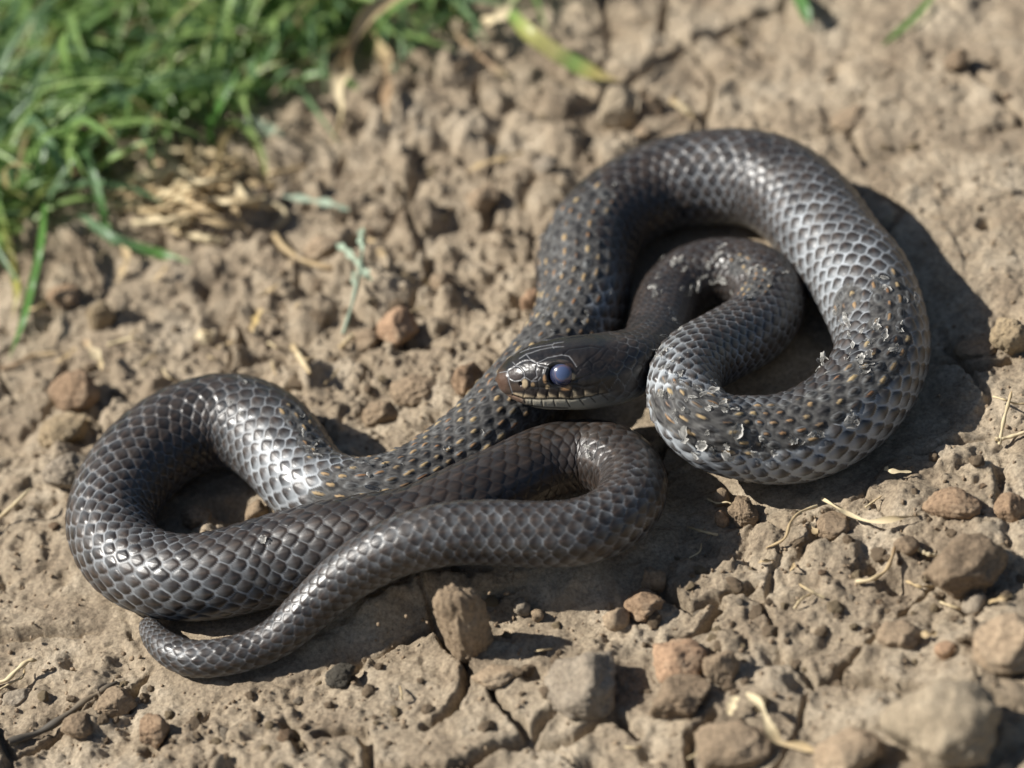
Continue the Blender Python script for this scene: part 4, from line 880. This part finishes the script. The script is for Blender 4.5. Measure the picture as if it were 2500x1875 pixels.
ST = [
    ("grass_blade", "long grey-green blade arching out of the left grass clump", "grass blade", [(-60, 235, .4), (30, 250, 2.0), (95, 320, 2.4), (150, 400, 1.8), (178, 470, .6)], 34, [GREEN, BLUEG, BLUEG, BLUEG], 'blade'),
    ("grass_blade", "slim green blade drooping beside the long arching one onto the soil", "grass blade", [(150, 270, 1.2), (215, 385, 1.8), (240, 470, 1.2), (262, 560, .4), (275, 600, .1)], 24, [GREEN, BLUEG, GREEN, GREEN], 'blade'),
    ("grass_blade", "green blade lying flat on the soil and pointing at the white straw stub", "grass blade", [(195, 520, .5), (265, 575, .6), (330, 600, .4), (400, 622, .2), (465, 640, .1)], 26, [BLUEG, BLUEG, GREEN, GREEN], 'blade'),
    ("grass_blade", "yellow-green blade with a withered straw tip hanging to the soil", "grass blade", [(-10, 470, 1.5), (18, 590, 1.2), (36, 670, .6), (42, 720, .3), (28, 785, .1)], 22, [GREEN, YEL, YEL, PALE], 'blade'),
    ("grass_blade", "long green blade curving down beside the yellow one", "grass blade", [(110, 500, 1.6), (100, 600, 1.5), (78, 700, 1.0), (58, 780, .6), (22, 875, .1)], 24, [GREEN, GREEN, GREEN, GREEN], 'blade'),
    ("grass_blade", "curved blue-green blade bent over in the middle of the grass", "grass blade", [(200, 160, 1.6), (255, 180, 2.4), (290, 225, 2.2), (312, 280, 1.4), (318, 340, .5)], 26, [GREEN, BLUEG, BLUEG, GREEN], 'blade'),
    ("grass_blade", "upright green blade at the grass edge above the straw heap", "grass blade", [(520, 360, .1), (515, 310, 1.0), (545, 240, 1.8), (590, 160, 2.6)], 30, [GREEN, GREEN, (.11, .24, .05)], 'blade'),
    ("grass_blade", "leaning bright green blade at the grass edge next to the upright one", "grass blade", [(590, 250, .2), (620, 200, 1.0), (665, 120, 1.8), (720, 50, 2.4)], 28, [GREEN, (.11, .24, .05), (.12, .25, .06)], 'blade'),
    ("grass_blade", "short pale green blade stump fallen just outside the grass edge", "grass blade", [(600, 285, .4), (640, 310, .4), (690, 330, .2)], 34, [SAGE, SAGE, SAGE], 'blade'),
    ("grass_blade", "half-dry yellow and green blade slanting to the ground behind the snake", "grass blade", [(1245, 30, 2.0), (1290, 80, 2.0), (1350, 125, 1.6), (1400, 155, 1.2), (1450, 180, 1.0), (1515, 198, .8)], 46, [(.2, .36, .08), (.5, .5, .16), (.6, .56, .24), (.30, .46, .14), (.52, .46, .16), (.6, .46, .24)], 'blade'),
    ("grass_blade", "single short green blade poking from bare soil far behind the rear loop", "grass blade", [(1935, -30, .1), (1958, 10, .6), (1978, 62, .3)], 34, [GREEN, (.12, .26, .08), (.12, .26, .08)], 'blade'),
    ("grass_blade", "thin dark green blade lying on bare soil far behind, near the blocky stone", "grass blade", [(2285, -20, .3), (2240, 35, .3), (2190, 80, .2), (2150, 115, .1)], 20, [GREEN, GREEN, (.10, .16, .05)], 'blade'),
    ("dry_leaf", "twisted pale dry grass leaf hanging from the grass edge over the soil", "dry leaf", [(1010, -30, 3.0), (905, 30, 3.0), (855, 110, 2.4), (838, 165, 1.8), (826, 211, 1.4), (834, 260, 1.1), (830, 301, .6), (800, 360, .1)], 52, [TAN, TAN, BRN, PALE, PALE, PALE, TAN], 'leaf', None, .9),
    ("dry_leaf", "browner dry leaf hanging next to the twisted pale one", "dry leaf", [(905, 75, 1.0), (932, 125, .9), (946, 190, .6), (945, 250, .6), (945, 330, .2)], 38, [TAN, TAN, BRN, BRN, TAN], 'leaf', None, .5),
    ("dry_leaf", "curled dry leaf end at the grass edge beside the half-dry blade", "dry leaf", [(1265, -20, 1.4), (1235, 20, 1.4), (1205, 48, 1.2), (1140, 68, .7)], 44, [GREEN, PALE, PALE, TAN], 'leaf', None, .4),
    ("dry_leaf", "dull brown leaf fragment stretched from the grass towards a white chip", "dry leaf", [(1100, 70, .5), (1140, 110, .4), (1200, 160, .3), (1250, 195, .1)], 24, [TAN, BRN, BRN, PALE], 'leaf', None, .3),
    ("straw", "short white straw stub lying alone on the soil", "straw", [(455, 572, .15), (500, 582, .2), (548, 592, .1)], 24, [PALE, PALE, PALE], 'tube'),
    ("straw", "curly root looping out of the straw heap", "straw", [(610, 470, .3), (650, 490, .4), (690, 510, .4), (695, 535, .3), (670, 560, .2), (690, 600, .2), (740, 635, .2), (800, 652, .15), (850, 660, .1)], 20, [PALE, PALE, TAN, TAN, BRN], 'tube'),
    ("straw", "straight pale straw across the top of the straw heap", "straw", [(360, 510, .3), (440, 450, .9), (520, 400, .9), (570, 380, .4)], 20, [PALE, TAN, PALE], 'tube'),
    ("straw", "short thick straw piece at the near side of the heap", "straw", [(370, 510, .3), (410, 480, .5), (450, 465, .4)], 24, [PALE, PALE, PALE], 'tube'),
    ("straw", "straw arching along the far rim of the heap", "straw", [(365, 372, .3), (430, 368, .6), (500, 370, .6), (560, 390, .5), (650, 440, .3)], 22, [PALE, PALE, TAN, TAN], 'leaf', None, .5),
    ("straw", "upright broken husk at the left end of the heap", "straw", [(330, 530, .1), (340, 480, .6), (355, 430, .9), (350, 410, 1.0)], 26, [TAN, PALE, PALE], 'leaf', None, .6),
    ("straw", "golden straw lying crosswise on the heap", "straw", [(300, 440, .3), (400, 470, .8), (480, 500, .6), (560, 495, .4), (650, 480, .3)], 22, [TAN, PALE, TAN, PALE], 'leaf', None, .5),
    ("straw", "thin bent straw sticking out of the heap towards the snake", "straw", [(560, 400, .4), (630, 430, .5), (680, 420, .3), (750, 405, .1)], 16, [TAN, TAN, TAN], 'tube'),
    ("dry_leaf", "amber dry leaf tip hanging below the flat green blade", "dry leaf", [(290, 590, .5), (310, 625, .4), (300, 660, .2), (285, 690, .1)], 24, [TAN, TAN, TAN], 'leaf', None, .3),
    ("sprig", "sage-green soft sprig end lying above the pinkish stone", "sprig", [(690, 478, .3), (760, 490, .5), (810, 498, .5), (852, 512, .3)], 24, [SAGE, SAGE, SAGE, SAGE], 'leaf', None, .4),
    ("straw", "small tan straw curl behind the snake among soft clods", "straw", [(1140, 420, .1), (1180, 400, .3), (1230, 385, .3), (1280, 370, .1)], 22, [TAN, TAN, TAN], 'leaf', None, .5),
    ("straw", "short yellow straw beside the dark-sided clod behind the rear loop", "straw", [(1640, 245, .5), (1670, 265, .4), (1700, 290, .2)], 24, [TAN, PALE, TAN], 'tube'),
    ("twig", "pale twig with a knobby end poking in beside the left loop", "twig", [(-40, 1290, .3), (0, 1262, .4), (30, 1235, .6), (48, 1218, .8), (75, 1192, 1.0)], 10, [TAN, PALE, PALE], 'tube'),
    ("straw", "bent pale straw with a hooked end near the blue-grey stone", "straw", [(-20, 1668, .2), (15, 1660, .3), (45, 1632, .5), (70, 1613, .6), (90, 1612, .5)], 12, [PALE, PALE, TAN], 'tube'),
    ("straw", "thin straw crossing under the bent pale one", "straw", [(-10, 1690, .1), (25, 1668, .3), (55, 1652, .3), (60, 1632, .3)], 7, [PALE, TAN], 'tube'),
    ("stick", "dark weathered stick lying in the cracked soil in front of the tail tip", "stick", [(20, 1812, .1), (90, 1790, .2), (150, 1755, .25), (200, 1718, .35), (245, 1690, .35), (286, 1664, .2)], 20, [DRK, DRK, (.22, .17, .11), DRK], 'tube'),
    ("straw", "long twisted straw lying beside the red-brown oblong stone", "straw", [(2005, 1216, .2), (2040, 1238, .35), (2070, 1256, .35), (2125, 1273, .3), (2190, 1265, .3), (2245, 1258, .15)], 15, [PALE, PALE, PALE, TAN], 'leaf', None, .8),
    ("straw", "pale fibre arching over the flat brown stone", "straw", [(1995, 1235, .3), (1955, 1250, .6), (1930, 1275, .5), (1915, 1315, .3), (1870, 1338, .1)], 8, [PALE, TAN, TAN], 'tube'),
    ("straw", "bent fibre on the soil in front of the flat brown stone", "straw", [(2090, 1420, .1), (2125, 1415, .2), (2160, 1395, .3), (2178, 1360, .3), (2185, 1330, .1)], 11, [PALE, TAN, BRN], 'tube'),
    ("straw", "little curled fibre beside the large brown block", "straw", [(2240, 1340, .2), (2262, 1352, .2), (2288, 1357, .1)], 12, [PALE, PALE], 'tube'),
    ("straw", "long dry stalk curling towards the tan mound", "straw", [(1822, 1692, .6), (1856, 1720, .7), (1878, 1775, .5), (1905, 1812, .4), (1960, 1822, .3), (2005, 1842, .1)], 22, [PALE, PALE, TAN, TAN], 'leaf', None, .4),
    ("straw", "yellow chip of straw beside the curling dry stalk", "straw", [(1798, 1700, .4), (1788, 1722, .4), (1780, 1745, .2)], 24, [PALE, PALE], 'leaf'),
    ("straw", "thin upright straw standing by the yellowish rough stone", "straw", [(2440, 1085, .1), (2450, 1030, .5), (2462, 985, .8), (2470, 955, 1.0)], 10, [PALE, PALE, TAN], 'tube'),
    ("straw", "pale straw lying flat behind the red-brown blocky stone", "straw", [(2430, 1072, .2), (2460, 1068, .3), (2510, 1052, .2)], 10, [PALE, PALE], 'tube'),
    ("straw", "wispy root fibre crossing the foot of the thin upright straw", "straw", [(2425, 968, .5), (2450, 975, .6), (2480, 985, .4), (2510, 985, .2)], 6, [PALE, TAN], 'tube'),
    ("straw", "tiny pale bract lying in front of the right loop of the snake", "straw", [(2160, 1140, .2), (2175, 1150, .3), (2225, 1152, .2)], 12, [PALE, PALE], 'leaf'),
    ("straw", "hair-thin rootlets at the crumbly ball of soil", "straw", [(1728, 1218, .2), (1750, 1228, .4), (1775, 1226, .5), (1790, 1232, .4)], 5, [PALE, PALE], 'tube'),
    ("straw", "amber dry leaf standing in crumbs left of the head", "straw", [(612, 810, .1), (625, 780, .6), (640, 750, .9)], 26, [TAN, (.5, .36, .14), TAN], 'leaf'),
    ("straw", "pale husk pointing out of the light tan clod", "straw", [(205, 830, .9), (225, 855, 1.0), (245, 880, .8), (248, 905, .5)], 28, [BRN, PALE, TAN], 'leaf', None, .4),
    ("straw", "curved white fibre among crumbs behind the left loop", "straw", [(262, 842, .2), (295, 832, .4), (325, 826, .4), (355, 842, .2)], 10, [PALE, PALE], 'tube'),
    ("straw", "thin straw lying behind the left loop of the snake", "straw", [(345, 890, .2), (365, 872, .3), (385, 862, .1)], 8, [PALE, TAN], 'tube'),
    ("straw", "short brown stalk standing in crumbs near the large smooth tan stone", "straw", [(716, 845, .1), (738, 880, .4), (758, 912, .2)], 20, [TAN, PALE, TAN], 'tube'),
    ("straw", "white flat chip of husk on the crumbs", "straw", [(478, 815, .3), (500, 825, .3), (520, 832, .2)], 30, [PALE, PALE], 'leaf'),
    ("straw", "straw scrap beside the low tan stone", "straw", [(830, 850, .2), (850, 830, .3), (868, 815, .2)], 16, [TAN, PALE], 'tube'),
    ("straw", "dry stem lying flat in the left loop's crumbs", "straw", [(0, 900, .1), (40, 890, .2), (80, 868, .2), (140, 862, .1)], 14, [BRN, BRN, TAN], 'tube'),
]
r_s = np.random.default_rng(31)
for k in range(64):                                   # the little heap of cut straw at the grass edge
    cx, cy = r_s.normal(455, 95), r_s.normal(455, 42); a = r_s.normal(-.45, .55) if r_s.random() < .6 else r_s.uniform(-1.5, 1.5); l = r_s.uniform(35, 110)
    hh_ = r_s.uniform(.4, 1.5) * math.exp(-((cx - 455) / 150) ** 2)
    c1 = r_s.random() < .6; fl = r_s.random() < .6; wd = r_s.uniform(12, 24)
    lab = ("long " if l > 72 else "short ") + ("thin " if wd < 17 else "thick ") + ("pale " if c1 else "tan ") + ("flattened" if fl else "round") + " straw in the heap at the grass edge"
    ST.append(("straw", lab, "straw", [(cx - l * math.cos(a), cy - l * math.sin(a) * .6, hh_ * .5 + .1), (cx, cy + r_s.normal(0, 6), hh_ + .15), (cx + l * math.cos(a), cy + l * math.sin(a) * .6, hh_ * .6 + .1)],
               wd, [PALE if c1 else TAN, PALE if c1 else TAN, TAN], 'leaf' if fl else 'tube', None, r_s.uniform(.1, .7), .3, "straws in the heap at the grass edge"))
nb = 0
while nb < 44:                                        # scraps of straw and rootlets scattered over the crumbs
    cx, cy = (r_s.normal(620, 260), r_s.normal(760, 110)) if r_s.random() < .5 else (r_s.normal(1950, 260), r_s.normal(1400, 130)) if r_s.random() < .7 else (r_s.uniform(0, 2500), r_s.uniform(1250, 1850))
    P = on_ground(cx, cy)
    if float(snake_dist(np.array([P[0]]), np.array([P[1]]))[0]) < 0.007: continue
    nb += 1
    a = r_s.uniform(0, 6.28); l = r_s.uniform(10, 42); k_ = int(np.hypot(REFG[:, 0] - P[0], REFG[:, 1] - P[1]).argmin())
    ST.append(("straw", ("thin pale " if nb % 2 else "flat tan ") + "scrap of straw near " + REFS[k_][1], "straw", [(cx - l * math.cos(a), cy - l * math.sin(a) * .6, .12), (cx + r_s.normal(0, 5), cy + r_s.normal(0, 4), .3), (cx + l * math.cos(a), cy + l * math.sin(a) * .6, .12)],
               r_s.uniform(4, 8) if nb % 2 else r_s.uniform(9, 16), [PALE, TAN] if nb % 2 else [TAN, TAN], 'tube' if nb % 2 else 'leaf', None, .4, .3, "straw scraps near " + REFS[k_][1]))
for row in ST: strand(*row)
# grey-green sprig: a stem with leaflets
sp = bpy.data.objects.new("sprig", None); COL.objects.link(sp)
tag(sp, "branching grey-green sprig standing beside the pinkish layered plate", "sprig")
for nm, pts_, w_ in [("stem", [(838, 815, .1), (858, 750, .6), (870, 700, 1.0), (880, 650, 1.3), (888, 600, 1.5), (890, 562, 1.6)], 12), ("leaflet", [(880, 655, 1.3), (895, 670, 1.3), (905, 690, 1.0)], 26), ("leaflet", [(880, 650, 1.3), (850, 615, 1.2), (820, 595, .9)], 22),
                     ("leaflet", [(886, 610, 1.5), (880, 580, 1.6), (886, 555, 1.6)], 22), ("leaflet", [(868, 700, 1.0), (862, 680, 1.1), (866, 660, 1.1)], 14)]:
    o = strand(nm, nm, None, pts_, w_, [SAGE, SAGE, (.33, .42, .30)], 'tube' if nm == "stem" else 'leaf', straw_m, .3)
    del o["label"]
    o.parent = sp

# ------------------------------------------------------------------ lifted scraps of shed skin on the snake
fm, t_, b_ = new_mat("shed_skin")
a_ = t_.nodes.new("ShaderNodeAttribute"); a_.attribute_name = "pigment"
t_.links.new(a_.outputs["Color"], b_.inputs["Base Color"]); t_.links.new(a_.outputs["Alpha"], b_.inputs["Alpha"])
b_.inputs["Roughness"].default_value = 0.6; b_.inputs["Specular IOR Level"].default_value = 0.25
FL = [(1662, 790, 1.5), (1652, 775, 1.1), (1600, 842, 1.3), (1612, 832, 1.4), (1632, 820, 1.2), (1598, 862, 1.2), (1620, 850, 1.2), (1738, 942, 1.3), (1712, 958, 1.2), (1763, 990, 1.2), (1787, 984, 1.1), (1986, 900, 1.2), (2003, 892, 1.2), (1995, 880, 1.0),
      (2068, 799, 1.2), (2092, 816, 1.1), (2117, 832, 1.1), (2182, 856, 1.4), (2100, 885, 1.2), (2104, 908, 1.3), (2222, 734, 1.8), (2176, 677, 1.1), (2180, 702, 1.1), (1942, 665, 1.3), (1915, 657, 1.2), (1885, 655, 1.1), (1694, 720, 1.3), (1710, 712, 1.1), (1641, 645, 1.2), (1655, 628, 1.0),
      (1597, 696, 1.0), (1601, 718, 1.1), (1540, 846, .8), (2064, 1035, 1.4), (1828, 1109, 1.2), (1795, 1078, 1.2), (1885, 1113, 1.1), (2084, 1033, 1.0), (1700, 1075, 1.1), (1660, 1040, 1.2), (1640, 1000, 1.2), (1625, 965, 1.1), (1640, 930, 1.1), (1660, 900, 1.0), (1690, 930, 1.0),
      (732, 1015, 1.1), (744, 1060, 1.1), (760, 1075, 1.0), (775, 1092, 1.1), (793, 1113, 1.0), (930, 1186, 1.5), (914, 1163, 1.1), (870, 1140, .9), (905, 1130, .8), (940, 1120, .8), (1432, 1100, 1.0), (1427, 1080, 1.0), (1540, 410, .9), (1500, 435, .9), (1480, 470, .9),
      (630, 1318, 1.0), (2040, 760, 1.0), (2055, 780, 1.1), (2135, 800, 1.0), (2150, 830, 1.0), (2080, 850, 1.0), (2120, 870, 1.1), (2060, 880, 1.0), (2200, 800, 1.0), (1860, 1070, 1.0), (1760, 1110, 1.1), (1930, 1090, 1.0), (2000, 1060, 1.0), (1730, 1100, 1.1),
      (1690, 1110, 1.1), (1720, 975, 1.0), (1680, 960, 1.0), (1650, 870, 1.0), (1630, 880, 1.0), (1760, 640, .9), (1720, 640, .9), (1800, 630, .9), (1840, 640, .9), (1870, 690, .9), (1340, 760, .8), (1440, 760, .9), (1500, 700, .9), (1330, 600, .8), (1420, 500, .8),
      (560, 985, .8), (600, 930, .8), (590, 1010, .8), (990, 1130, .8), (1090, 1080, .8), (1180, 1040, .8)]
gu, gv = np.meshgrid(np.linspace(0, 1, 8), np.linspace(-1, 1, 7), indexing='ij')
FF = grid_faces(8, 7)
r_f = np.random.default_rng(5)
FL = FL + [(x_ + r_f.normal(0, 16), y_ + r_f.normal(0, 12), s_ * .62) for (x_, y_, s_) in FL if x_ > 1540 and y_ > 560] + [(r_f.uniform(1590, 1900), r_f.uniform(600, 720), .7) for _ in range(16)] + [(r_f.uniform(1320, 1480), r_f.uniform(520, 800), .5) for _ in range(14)]
for (px, py, sc) in FL:
    i, j_ = surf_at(px + r_f.normal(0, 3), py + r_f.normal(0, 3))
    if SS[i] < 0.05: continue
    p = PB[i, j_]; nrm = N0[i, j_]; tng = T[i]; tng = tng - (tng @ nrm) * nrm; tng /= np.linalg.norm(tng); bi = np.cross(nrm, tng)
    sc = sc * r_f.choice([.55, .7, .85, 1.0]); L = 0.0046 * sc * r_f.uniform(.6, 1.25); Wd = 0.0015 * sc * r_f.uniform(.3, 1.1)
    rot = r_f.normal(0, .6); tng, bi = tng * math.cos(rot) + bi * math.sin(rot), bi * math.cos(rot) - tng * math.sin(rot)
    tilt = r_f.uniform(0.1, 1.0); curl = r_f.uniform(-0.4, 1.6); cup = r_f.normal(0.15, .35)
    prof = np.sin(np.clip(gu * .86 + .10, 0, 1) * math.pi) ** .55
    prof = prof * np.clip(1 + .32 * r_f.normal(size=(8, 1)), .3, 1.6) * (1 + .10 * r_f.normal(size=gu.shape))
    ang = tilt - curl * gu
    du_ = L / 7
    X = np.concatenate([np.zeros((1, 7)), np.cumsum(np.cos(ang[:-1]) * du_, 0)]); Z = np.concatenate([np.zeros((1, 7)), np.cumsum(np.sin(ang[:-1]) * du_, 0)])
    Y = gv * Wd * prof; X = X + 0.00012 * r_f.normal(size=gu.shape); Z = Z + cup * Wd * gv ** 2 + 0.00008 * r_f.normal(size=gu.shape)
    Vf = p + X[..., None] * tng + Y[..., None] * bi + (Z[..., None] + 0.00005) * nrm
    rim = np.maximum(sstep(.62, 1, np.abs(gv)), sstep(.75, 1, gu)); tone = r_f.uniform(.5, 1.0)
    c = mixc(colv(.17, .165, .15) + 0 * gu[..., None], colv(.66, .64, .59), np.clip(rim * tone + .06 * r_f.normal(size=gu.shape), 0, 1))
    al = np.clip(r_f.uniform(.2, .8) + 0.5 * rim + .15 * r_f.normal(size=gu.shape), 0, 1)
    o = link("skin_flake", np_mesh("skin_flake", Vf.reshape(-1, 3), FF, True, {"pigment": np.concatenate([np.clip(c, 0, 1), al[..., None]], -1).reshape(-1, 4)}), fm, snake)
